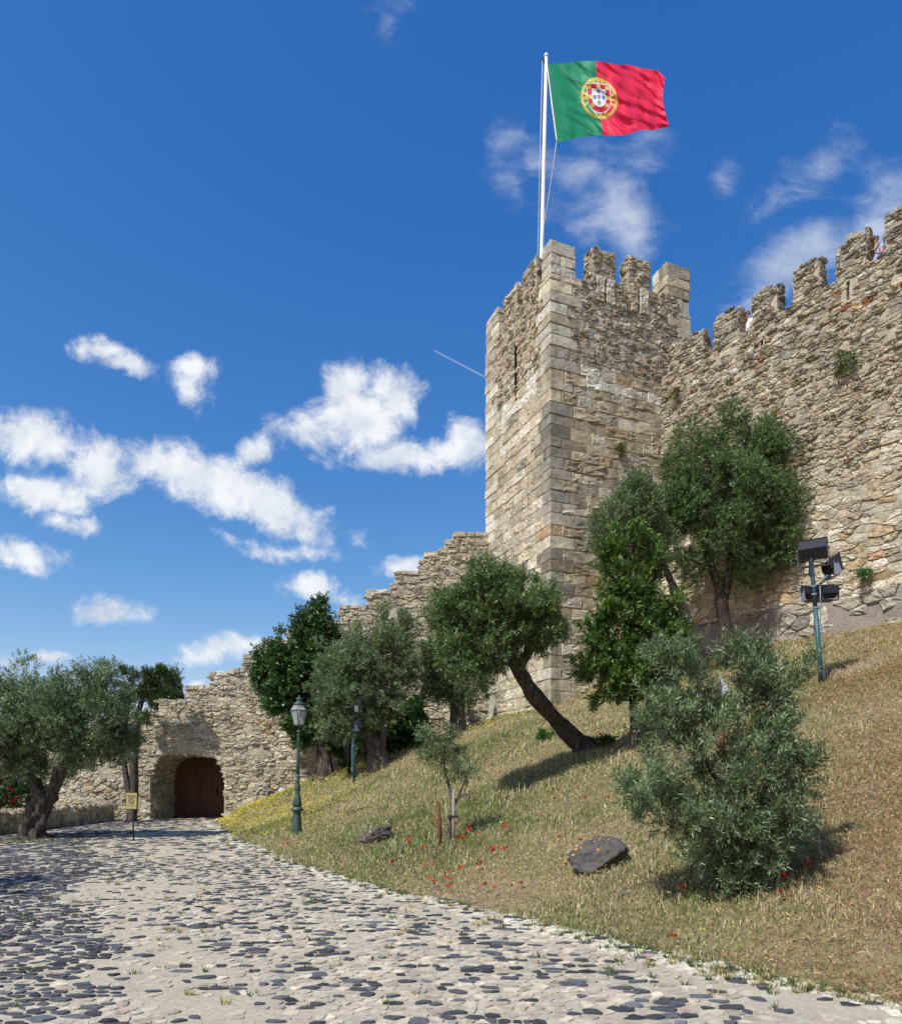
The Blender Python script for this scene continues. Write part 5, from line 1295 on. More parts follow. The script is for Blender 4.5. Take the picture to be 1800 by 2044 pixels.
def build_weeds_in_road():
    """small weeds sprouting between the cobbles along the edge and round the olive"""
    rg = np.random.default_rng(71); pts = []
    for i in range(420):
        k = rg.integers(2, len(EDGE) - 5); t = rg.random(); q = EDGE[k] * (1 - t) + EDGE[k + 1] * t
        pts.append((q[0] - abs(rg.normal(0, .22 if i % 3 else .7)) + .02, q[1] + rg.normal(0, .2)))
    for i in range(120): pts.append((-11.6 + rg.normal(0, .9), 19.6 + rg.normal(0, .45)))
    for i in range(160): yy = rg.uniform(5, 22); pts.append((rg.uniform(-.6 * yy, .2), yy))
    for i in range(50): pts.append((rg.uniform(-12.5, -9.5), 29.9 - abs(rg.normal(0, .15))))
    Vs, Ts, Cs, n = [], [], [], 0
    for (x, y) in pts:
        m = rg.integers(8, 22); r = rg.uniform(.025, .07)
        a = rg.uniform(0, 6.28, m); rr = rg.random(m) * r; h = rg.uniform(.02, .07, m)
        b = np.stack([x + np.cos(a) * rr, y + np.sin(a) * rr, np.full(m, -.005)], 1); d = np.stack([np.cos(a), np.sin(a), np.zeros(m)], 1); s = np.stack([-np.sin(a), np.cos(a), np.zeros(m)], 1) * (.005 + .0003 * y)
        V = np.stack([b - s, b + s, b + d * (h * .7)[:, None] + np.array([0, 0, 1]) * h[:, None]], 1).reshape(-1, 3)
        Vs.append(V); Ts.append(np.arange(m * 3).reshape(-1, 3) + n); n += m * 3
        c = np.array([.10, .14, .04]) if rg.random() < .6 else np.array([.34, .28, .12]); Cs.append(np.repeat(c * (1 + rg.normal(0, .2, (m, 1))), 3, 0))
    o = link('weeds', mk_mesh('weeds', np.concatenate(Vs), None, np.concatenate(Ts), np.clip(np.concatenate(Cs), .01, .7)), M_GRASS)
    kind(o, 'stuff'); tag(o, 'small weeds sprouting between the cobbles at the road edge', 'weeds')
build_weeds_in_road()

# poppies, one by one
POP_SAP = [(867, 1640), (871, 1647), (880, 1650), (899, 1641), (863, 1654), (909, 1657), (878, 1667), (935, 1665), (932, 1674), (944, 1659), (938, 1670), (926, 1678), (930, 1680), (922, 1685), (916, 1690), (907, 1702), (951, 1676), (948, 1611),
           (826, 1673), (826, 1678), (814, 1684), (815, 1690), (818, 1697), (844, 1705), (1003, 1680), (1010, 1664), (1006, 1665), (982, 1708), (994, 1708), (1008, 1707), (1012, 1706), (1005, 1713), (983, 1716), (1080, 1641)]
POP_EDGE = [(783, 1737), (823, 1733), (847, 1739), (865, 1739), (858, 1769), (868, 1774), (895, 1752), (893, 1762), (894, 1768), (920, 1752), (957, 1740), (961, 1738), (1001, 1756), (895, 1785), (968, 1784), (987, 1790), (1040, 1778)]
POP_LAMP = [(570, 1686), (573, 1689), (602, 1681), (574, 1693), (500, 1660), (478, 1655)]
POP_BUSH = [(1568, 1737), (1617, 1746), (1608, 1751), (1563, 1777), (1557, 1802), (1361, 1798), (1618, 1698), (1345, 1895)]
POP_ROCK = [(1116, 1685), (1240, 1722), (1130, 1740), (1020, 1785), (1158, 1690)]
POP_UP = [(1103, 1588), (1113, 1590), (1107, 1607), (1080, 1557), (1155, 1580), (1206, 1690), (1215, 1605), (1167, 1608), (1216, 1480), (1195, 1470)]
POP_WALL = [(1690, 1280), (1640, 1305), (1730, 1310), (1455, 1345)]
def build_poppies():
    rg = random.Random(5)
    st = Acc(); st.tube([(0, 0, -.05), (.008, 0, .08), (.0, .004, .175)], [.0028, .0024, .002], 5)
    stm = st.mesh('stem', True)
    V, Q, T = [], [], []
    for k in range(4):
        a0 = k * math.pi / 2; ring = []
        rows = [(.006, .0), (.026, .010), (.040, .030)]
        for (r, h) in rows:
            for j in (-1, 0, 1):
                a = a0 + j * .72 * (1 if r > .01 else .6); V.append((r * math.cos(a), r * math.sin(a), h + (.004 if j == 0 else 0) + (k % 2) * .003)); ring.append(len(V) - 1)
        for i in range(2):
            for j in range(2): Q.append([ring[i * 3 + j], ring[i * 3 + j + 1], ring[(i + 1) * 3 + j + 1], ring[(i + 1) * 3 + j]])
    me = mk_mesh('petals', V, Q, None, np.tile((.62, .035, .012), (len(V), 1)), True)
    hd = Acc(); hd.lathe([(.002, 0), (.007, .004), (.007, .014), (.002, .017)], 8); hdm = hd.mesh('seed_pod', True)
    green = plain('poppy_stem', (.10, .14, .04)); dark = plain('poppy_centre', (.015, .015, .012))
    stm.materials.append(green); me.materials.append(M_PETAL); hdm.materials.append(dark)
    cut = lambda a, b: [q for q in POP_SAP if a <= q[0] < b]
    sets = [(cut(0, 855), 'red poppy below the slanting rock', 'poppies below the slanting rock'), (cut(855, 915), 'red poppy just left of the rusty post', 'poppies left of the rusty post'),
            (cut(915, 953), 'red poppy at the foot of the staked sapling', 'poppies round the sapling'), (cut(953, 1200), 'red poppy in the grass right of the staked sapling', 'poppies right of the sapling'), (POP_EDGE, 'red poppy on the cobbled edge of the bank', 'poppies along the cobbled edge'),
            (POP_LAMP, 'red poppy near the foot of the green street lamp', 'poppies below the street lamp'), (POP_BUSH, 'red poppy in the shade beside the big olive bush', 'poppies by the big bush'),
            (POP_ROCK, 'red poppy near the orange-speckled rock', 'poppies by the rock'), (POP_UP, 'red poppy in the grass round the foot of the leaning olive', 'poppies by the leaning olive'), (POP_WALL, 'red poppy high on the bank at the foot of the curtain wall', 'poppies under the curtain wall')]
    for pts, label, grp in sets:
        pts = sorted(pts); ORD = ['leftmost', 'second', 'third', 'fourth', 'fifth', 'sixth', 'seventh', 'eighth', 'ninth', 'tenth', 'eleventh', 'twelfth', 'thirteenth', 'fourteenth', 'fifteenth', 'sixteenth', 'seventeenth']
        base_label = label
        for k, (px, py) in enumerate(pts):
            label = ORD[0] + ' ' + base_label if k == 0 else 'rightmost ' + base_label if k == len(pts) - 1 else ORD[k] + ' from left, ' + base_label
            q = hit(px, py + 2); h = .175
            b = Vector(q); b.y -= h * 1.0 * (q.y / F) * 0
            s = rg.uniform(.6, .95)
            e = empty('poppy', (q.x, q.y, gz(q.x, q.y)), rg.uniform(0, 6.28)); tag(e, label, 'poppy', grp)
            o = link('stem', stm, None, e); o.scale = (1, 1, s * .8)
            top = Vector((0, .004, .175 * s * .8))
            p = link('petals', me, None, e, top); p.rotation_euler = (rg.uniform(.2, .75), rg.uniform(-.4, .4), 0); p.scale = (s, s, s)
            link('seed_pod', hdm, None, p, (0, 0, .004))
build_poppies()

# ------------------------------------------------------------------ street furniture
def build_lamp():
    B = G(P(592, 1672, 18.0)); t = empty('street_lamp', B)
    tag(t, 'green cast-iron street lamp with glass lantern standing in the grass', 'street lamp')
    lean = Matrix.Rotation(R(1.1), 4, 'Y')
    a = Acc(); a.lathe([(.145, -.1), (.14, .0), (.135, .1), (.118, .3), (.105, .48), (.10, .56), (.105, .58), (.105, .60), (.15, .62), (.155, .66), (.135, .69), (.115, .72)], 20, lean); a.obj('pedestal', M_IRON, t, True)
    a = Acc(); a.lathe([(.105, .715), (.098, .80), (.085, .92), (.068, 1.02), (.056, 1.04), (.072, 1.055), (.056, 1.075), (.065, 1.12), (.080, 1.16), (.068, 1.24), (.052, 1.31), (.048, 1.34), (.068, 1.355), (.048, 1.375), (.052, 1.46), (.046, 1.52)], 16, lean); a.obj('ornament', M_IRON, t, True)
    a = Acc()
    for k in range(6):
        an = k * math.pi / 3; a.tube([(.104 * math.cos(an), .104 * math.sin(an), .74), (.092 * math.cos(an + .15), .092 * math.sin(an + .15), .86), (.07 * math.cos(an), .07 * math.sin(an), 1.0)], [.012, .014, .006], 5, M=lean)
    a.obj('relief_leaves', M_IRON, t, True)
    a = Acc(); a.lathe([(.045, 1.50), (.040, 1.9), (.034, 2.36), (.042, 2.38), (.034, 2.40), (.034, 2.47), (.05, 2.49), (.036, 2.52), (.03, 2.56), (.066, 2.575), (.066, 2.59), (.02, 2.61), (.018, 2.72)], 14, lean); a.obj('pole', M_IRON, t, True)
    a = Acc(); a.box(-.055, .055, -.145, -.13, .06, .20, lean); a.obj('maker_plate', M_IRON, t)
    # lantern: narrow at the bottom, widest at the shoulder, four-sided
    z0, z1, z2 = 2.74, 3.10, 3.25; r0, r1, r2 = .115, .215, .125
    ln = empty('lantern', (0, 0, 0)); ln.parent = t
    def ring(r, z, n=6): return [Vector((r * math.cos(k * 2 * math.pi / n + .52), r * math.sin(k * 2 * math.pi / n + .52), z)) for k in range(n)]
    A_, B_, C_ = ring(r0, z0), ring(r1, z1), ring(r2, z2)
    for k in range(6):
        m = (k + 1) % 6
        for (p, q) in ((A_, B_), (B_, C_)):
            f = Acc(); c = sum((p[k], p[m], q[m], q[k]), Vector()) / 4
            f.add([tuple(lean @ (c + (v - c) * .97)) for v in (p[k], p[m], q[m], q[k])], [[0, 1, 2, 3]]); f.obj('pane', M_GLASS, ln)
        f = Acc(); f.tube([A_[k], B_[k], C_[k]], .009, 6, M=lean); f.obj('glazing_bar', M_IRON, ln)
    f = Acc(); f.tube(B_ + [B_[0]], .014, 6, M=lean); f.obj('shoulder_ring', M_IRON, ln)
    f = Acc(); f.lathe([(.02, 2.71), (.118, 2.735), (.118, 2.755), (.02, 2.76)], 6, lean, .52); f.obj('lantern_base', M_IRON, ln)
    f = Acc(); f.lathe([(.13, 3.245), (.155, 3.255), (.15, 3.275), (.085, 3.315), (.06, 3.33), (.058, 3.36), (.088, 3.385), (.085, 3.40), (.04, 3.43), (.015, 3.45), (.02, 3.47), (.004, 3.49)], 14, lean); f.obj('cap', M_IRON, ln, True)
    f = Acc(); f.lathe([(.012, 3.02), (.03, 3.05), (.032, 3.12), (.02, 3.17), (.02, 3.24)], 10, lean); f.obj('bulb', M_BULB, ln, True)
build_lamp()

def floodlight(parent, loc, yaw, pitch, size=.34, flip=False):
    """a box-shaped floodlight with a grey fork bracket, as seen from behind"""
    M = Matrix.Translation(Vector(loc)) @ Matrix.Rotation(yaw, 4, 'Z') @ Matrix.Rotation(pitch, 4, 'X')
    s = size; e = empty('floodlight', (0, 0, 0)); e.parent = parent
    # housing: wide box, tapered to the back; +y is the lit side
    a = Acc(); w = s * .62
    V = [(-w, -.30 * s, -.30 * s), (w, -.30 * s, -.30 * s), (w, -.30 * s, .22 * s), (-w, -.30 * s, .22 * s), (-w, .32 * s, -.48 * s), (w, .32 * s, -.48 * s), (w, .32 * s, .48 * s), (-w, .32 * s, .48 * s)]
    a.add([tuple(M @ Vector(v)) for v in V], [[0, 3, 2, 1], [0, 1, 5, 4], [1, 2, 6, 5], [2, 3, 7, 6], [3, 0, 4, 7], [4, 5, 6, 7]])
    for k in range(5):
        x = -w * .7 + k * w * .35; a.box(x, x + .012, -.38 * s, -.30 * s, -.26 * s, .2 * s, M)
    a.box(-w * 1.03, w * 1.03, .30 * s, .36 * s, -.52 * s, .52 * s, M)
    a.obj('housing', M_BLACK, e)
    g = Acc(); g.box(-w * .9, w * .9, .362 * s, .37 * s, -.42 * s, .42 * s, M); g.obj('front_glass', M_GLASS, e)
    b = Acc()
    for sx in (-1, 1):
        x = sx * (w + .02); V = [(x, -.10 * s, .14 * s), (x, .10 * s, .14 * s), (x, .24 * s, -.72 * s), (x, -.24 * s, -.72 * s)]
        V2 = [(v[0] + sx * .012, v[1], v[2]) for v in V]
        b.add([tuple(M @ Vector(v)) for v in V + V2], [[0, 1, 2, 3], [7, 6, 5, 4], [0, 4, 5, 1], [1, 5, 6, 2], [2, 6, 7, 3], [3, 7, 4, 0]])
    b.box(-w - .03, w + .03, -.16 * s, .16 * s, -.76 * s, -.725 * s, M); b.obj('bracket', M_GREY, e)
    kx = Acc()
    for sx in (-1, 1): kx.tube([(sx * (w + .03), 0, .06 * s), (sx * (w + .055), 0, .06 * s)], .035, 10, M=M)
    kx.obj('pivot', M_BLACK, e)
    return e

def build_masts():
    B = Vector(hit(1640, 1365)); B = Vector((B.x, B.y, gz(B.x, B.y))); Y = B.y
    top = P(1617, 1095, Y) - B; t = empty('floodlight_mast', B)
    tag(t, 'teal floodlight mast with four black floodlights on the right of the bank', 'floodlight mast')
    a = Acc(); a.tube([(0, 0, -.2), top * .25, top * .55], [.052, .052, .050], 12); a.obj('lower_pole', M_TEAL, t, True)
    a = Acc(); a.tube([top * .55, top * .78, top], [.046, .045, .043], 12); a.obj('upper_pole', M_TEAL, t, True)
    for f_ in (.56, .66, .72):
        c = top * f_; a = Acc(); a.tube([c - Vector((0, 0, .02)), c + Vector((0, 0, .02))], .058, 12); a.obj('clamp', M_GREY, t)
    a = Acc(); a.tube([top * .03 + Vector((.06, -.03, 0)), top * .2 + Vector((.085, -.05, 0)), top * .45 + Vector((.055, -.055, 0)), top * .62 + Vector((.10, -.05, 0)), top * .72 + Vector((.12, -.04, 0))], .012, 6); a.obj('cable', M_GREY, t, True)
    def at(px, py, dy=0): return P(px, py, Y + dy) - B
    floodlight(t, at(1622, 1100), R(-35), R(28), .44)
    floodlight(t, at(1658, 1128, .1), R(-95), R(12), .36)
    floodlight(t, at(1620, 1180, .12), R(8), R(-4), .30)
    floodlight(t, at(1652, 1178, .12), R(-8), R(-4), .30)
    for px in (1620, 1650):
        pass
    a = Acc(); a.box(*sorted((at(1612, 1196).x, at(1662, 1196).x)), -.03, .14, at(0, 1200).z, at(0, 1196).z); a.obj('cross_arm', M_BLACK, t)
    a = Acc(); a.tube([at(1637, 1165), at(1650, 1150), at(1656, 1146, .1)], .03, 8); a.obj('side_arm', M_TEAL, t)
    a = Acc(); a.tube([at(1618, 1150), at(1618, 1120), at(1620, 1112)], .05, 8); a.obj('junction_box', M_BLACK, t)

    B = G(P(707, 1562, 25.0)); Y = 25.0; t = empty('floodlight_mast', B)
    tag(t, 'slim blue-green floodlight mast with two small lights before the shaded olives', 'floodlight mast')
    top = P(706, 1425, Y) - B
    a = Acc(); a.tube([(0, 0, -.2), top * .5, top], [.055, .052, .045], 10); a.obj('pole', M_TEAL, t, True)
    for py in (1408, 1446):
        floodlight(t, P(714, py, Y) - B, R(-100), R(10), .34)
        a = Acc(); a.tube([P(706, py + 22, Y) - B, P(714, py + 16, Y) - B], .03, 8); a.obj('side_arm', M_TEAL, t)
    a = Acc(); a.tube([P(705, 1470, Y) - B + Vector((-.02, 0, 0)), P(702, 1500, Y) - B, P(703, 1540, Y) - B], .012, 6); a.obj('cable', M_GREY, t)
    for py in (1468, 1490):
        c = P(706.5, py, Y) - B; a = Acc(); a.tube([c - Vector((0, 0, .02)), c + Vector((0, 0, .02))], .066, 10); a.obj('clamp', M_GREY, t)
    # dark post standing behind it
    B = G(P(697, 1545, 26.5)); t = empty('dark_post', B); tag(t, 'plain black post in the shade beside the slim floodlight mast', 'post')
    a = Acc(); a.tube([(0, 0, -.2), P(695, 1455, 26.5) - B], .06, 10); a.obj('shaft', M_BLACK, t, True)
    a = Acc(); c = P(695, 1455, 26.5) - B; a.lathe([(.075, c.z - .03), (.075, c.z + .01), (.03, c.z + .05)], 10, Matrix.Translation((c.x, c.y, 0))); a.obj('post_cap', M_BLACK, t, True)
    # low floodlight half hidden behind the big bush
    Bq = hit(1440, 1410); Bq = Vector((P(1440, 1400, 11.0).x, 11.0, gz(P(1440, 1400, 11.0).x, 11.0))); t = empty('low_floodlight', Bq)
    tag(t, 'low rusty floodlight with pale grey hood, glimpsed through the big bush', 'floodlight')
    Y = 11.0; L = lambda px, py, dy=0: P(px, py, Y + dy) - Bq
    a = Acc(); a.tube([(0, 0, -.05), L(1441, 1395)], .045, 8); a.obj('post', M_RUST, t)
    a = Acc(); V = [L(1422, 1388), L(1440, 1380), L(1438, 1356), L(1426, 1352)]; V2 = [v + Vector((0, .28, 0)) for v in V]
    a.add([tuple(v) for v in V + V2], [[0, 1, 2, 3], [7, 6, 5, 4], [0, 4, 5, 1], [1, 5, 6, 2], [2, 6, 7, 3], [3, 7, 4, 0]]); a.obj('housing', M_RUST, t)
    a = Acc(); V = [L(1440, 1388, -.02), L(1457, 1379, .1), L(1436, 1348, .12), L(1431, 1347, 0)]; V2 = [v + Vector((.01, .03, .0)) for v in V]
    a.add([tuple(v) for v in V + V2], [[0, 1, 2, 3], [7, 6, 5, 4], [0, 4, 5, 1], [1, 5, 6, 2], [2, 6, 7, 3], [3, 7, 4, 0]]); a.obj('hood', M_CONC, t)
    # small lamp box at the foot of the wall
    t_, q = lw_point(545); q = Vector((q.x, q.y - .35)); B = Vector((q.x, q.y, gz(q.x, q.y))); t = empty('ground_spotlight', B)
    tag(t, 'small black spotlight on the ground at the foot of the stepped wall', 'spotlight')
    a = Acc(); a.box(-.12, .12, -.08, .10, .04, .30); a.obj('housing', M_BLACK, t)
    a = Acc(); a.box(-.10, .10, .101, .108, .07, .27); a.obj('front_glass', M_GLASS, t)
    a = Acc(); a.box(-.15, -.125, -.03, .03, -.06, .2); a.box(.125, .15, -.03, .03, -.06, .2); a.box(-.15, .15, -.03, .03, -.08, -.06); a.obj('bracket', M_GREY, t)
    t_, q = lw_point(567); q = Vector((q.x, q.y - .25)); B = Vector((q.x, q.y, gz(q.x, q.y) + .09)); 
    a = Acc(); a.lathe([(.17, -.16), (.20, -.05), (.19, .08), (.12, .15)], 7); o = a.obj('loose_stone', M_CONC, None, False, B); tag(o, 'pale loose stone lying at the foot of the stepped wall', 'stone')
build_masts()

def build_sign():
    Y = 19.6; B = Vector((P(267, 1678, Y).x, Y, 0)); t = empty('warning_sign', B)
    tag(t, 'small yellow prohibition sign on a black post standing on the cobbles', 'sign')
    a = Acc(); a.tube([(0, 0, -.05), (-.02, 0, .45), (-.035, 0, 1.18)], .022, 10); a.obj('post', M_BLACK, t, True)
    a = Acc(); a.lathe([(.13, 0), (.13, .015), (.03, .03)], 14); a.obj('base_plate', M_BLACK, t)
    cx, cz, w, h = P(263.5, 1599, Y).x - B.x, P(0, 1599, Y).z, .148, .215
    M = Matrix.Translation((cx, -.03, cz)) @ Matrix.Rotation(R(1.5), 4, 'Y') @ Matrix.Rotation(R(-6), 4, 'Z')
    a = Acc(); a.box(-w - .012, w + .012, .0, .02, -h - .012, h + .012, M); a.obj('back_plate', M_BLACK, t)
    a = Acc(); a.box(-w, w, -.006, -.001, -h, h, M); pl = a.obj('panel', M_SIGN, t)
    # prohibition ring and slash
    n = 32; V = []; Q = []
    for k in range(n):
        for r in (.058, .080):
            V.append(M @ Vector((r * math.cos(k * 2 * math.pi / n), -.009, r * math.sin(k * 2 * math.pi / n) - .01)))
    for k in range(n): m = (k + 1) % n; Q.append([k * 2, k * 2 + 1, m * 2 + 1, m * 2])
    a = Acc(); a.add([tuple(v) for v in V], Q)
    s = M @ Matrix.Translation((0, 0, -.01)) @ Matrix.Rotation(R(40), 4, 'Y')
    a.box(-.062, .062, -.0095, -.0085, -.010, .010, s); a.obj('prohibition_symbol', M_PRINT, pl)
    rg = random.Random(4)
    # three lines of lettering too small to read
    for (zc, x0, x1, mt, hh) in ((.135, -.125, .115, M_PRINT, .016), (.098, -.10, .11, M_PRINT, .013), (-.135, -.10, .13, M_FADE, .015)):
        a = Acc(); x = x0
        while x < x1:
            lw_ = rg.uniform(.010, .017)
            a.box(x, x + .004, -.009, -.0085, zc - hh, zc + hh, M)
            k = rg.random()
            if k < .7: a.box(x + .004, x + lw_, -.009, -.0085, zc + hh - .006, zc + hh, M)
            if k > .3: a.box(x + .004, x + lw_, -.009, -.0085, zc - hh, zc - hh + .006, M)
            if k > .5: a.box(x + lw_ - .004, x + lw_, -.0092, -.0087, zc - hh + .006, zc + hh - .006, M)
            x += lw_ + (.006 if rg.random() > .12 else .02)
        a.obj('lettering', mt, pl)
build_sign()

def build_stakes():
    Y = 12.7
    B = G(P(905, 1690, Y - .05)); t = empty('wooden_stake', B); tag(t, 'weathered wooden stake supporting the young olive sapling', 'stake')
    a = Acc(); a.tube([(0, 0, -.15), (0, 0, .4), P(905, 1575, Y - .05) - B], [.03, .03, .026], 9, wob=.06); a.obj('shaft', M_STAKE, t, True)
    a = Acc(); z = (P(905, 1630, Y) - B).z; a.box(-.10, .10, -.035, .05, z - .018, z + .018); a.obj('tie_strap', M_BLACK, t)
    B = G(P(878, 1684, 12.6)); t = empty('rusty_post', B); tag(t, 'short rusty iron post left of the olive sapling', 'post')
    a = Acc(); a.tube([(0, 0, -.15), (0, 0, .3), P(874, 1601, 12.6) - B], [.036, .036, .036], 10); a.obj('shaft', M_RUST, t, True)
    a = Acc(); c = P(874, 1601, 12.6) - B; a.tube([c, c + Vector((0, 0, .012))], .038, 10); a.obj('top_rim', M_RUST, t)
build_stakes()

def build_rocks():
    def rock(label, c, rx, ry, rz, seed, lich, tilt):
        rg = np.random.default_rng(seed); bm = bmesh.new(); bmesh.ops.create_icosphere(bm, subdivisions=4, radius=1.0)
        dirs = rg.normal(size=(16, 3)); dirs /= np.linalg.norm(dirs, axis=1, keepdims=True); cut = rg.uniform(.46, .88, 16)
        ph = rg.uniform(0, 6.28, (6, 3))
        for v in bm.verts:
            p = np.array(v.co)
            for d, k in zip(dirs, cut):
                e = p @ d - k
                if e > 0: p = p - d * e * .92
            p = p * (1 + .02 * sum(math.sin(p @ (ph[i] + 3) * (3 + i * 2) + ph[i, 0]) for i in range(6)))
            v.co = p * np.array([rx, ry, rz])
        me = bpy.data.meshes.new('rock'); bm.to_mesh(me); bm.free()
        n = len(me.vertices); co = np.zeros(n * 3); me.vertices.foreach_get('co', co); co = co.reshape(-1, 3)
        base = np.array([.115, .105, .10]); tint = np.tile(base, (n, 1)) * (1 + rg.normal(0, .06, (n, 1)))
        o = link('rock', me, M_ROCK); o.location = c; o.rotation_euler = tilt; tag(o, label, 'rock')
        a = me.color_attributes.new('tint', 'FLOAT_COLOR', 'POINT'); a.data.foreach_set('color', np.concatenate([tint, np.ones((n, 1))], 1).astype(np.float32).ravel())
        # lichen crusts: thin raised patches on the top
        me2 = me
        top = [i for i in range(n) if co[i, 2] > rz * .25]
        for k in range(lich):
            i = rg.choice(top); ctr = co[i]; nv = me.vertices[i].normal; r = rg.uniform(.008, .026)
            f = Acc(); M = Matrix.Translation(Vector(ctr) + nv * .004) @ nv.to_track_quat('Z', 'Y').to_matrix().to_4x4()
            m = 9; V = [tuple(M @ Vector((r * rg.uniform(.6, 1.1) * math.cos(q * 6.283 / m), r * rg.uniform(.6, 1.1) * math.sin(q * 6.283 / m), 0))) for q in range(m)]
            V.append(tuple(M @ Vector((0, 0, .006)))); f.add(V, None, [[q, (q + 1) % m, m] for q in range(m)])
            f.obj('lichen', LICH if rg.random() < .93 else M_CONC, o)
        return o
    LICH = simple('orange_lichen', (.42, .24, .05), .95, .0, .1, .25, 30)
    q = G(P(750, 1668, 14.6)); rock('grey slanting rock with orange lichen left of the olive sapling', q + Vector((0, 0, .14)), .52, .30, .22, 3, 26, (R(8), R(-24), R(10)))
    q = G(P(1193, 1730, 9.45)); rock('dark rock speckled with orange lichen beside the big bush', q + Vector((0, 0, .14)), .42, .34, .36, 9, 60, (R(-14), R(-10), R(20)))
build_rocks()

def build_leafy_weeds():
    for i, (px, py, r, label) in enumerate([(1085, 1478, .28, 'low bright green weed on the bank left of the leaning trunk'), (1205, 1490, .24, 'low dark shrublet at the foot of the leaning olive'), (848, 1515, .22, 'green weed at the foot of the stepped wall behind the sapling')]):
        q = hit(px, py); c = Vector((q.x, q.y, gz(q.x, q.y) + r * .35)); t = empty('leafy_weed', (c.x, c.y, c.z - r * .35)); tag(t, label, 'weed')
        V, F_, tint, cc = leaf_cloud([(c, r, r, r * .5)], 130, 7, .07, .04, FIG if i != 1 else DARKG, 800 + i, clumps=22, spread=r * .4, sprig=.1, fill=.1)
        link('foliage', mk_mesh('foliage', V - np.array(t.location), None, F_, tint), M_LEAF, t)
        a = Acc()
        for k in range(4): d = Vector(np.random.default_rng(k + i).normal(0, r * .4, 3)); d.z = abs(d.z) + r * .3; a.tube([(0, 0, -.03), d * .5, d], [.01, .007, .004], 5)
        a.obj('stem', M_BARK, t)
build_leafy_weeds()

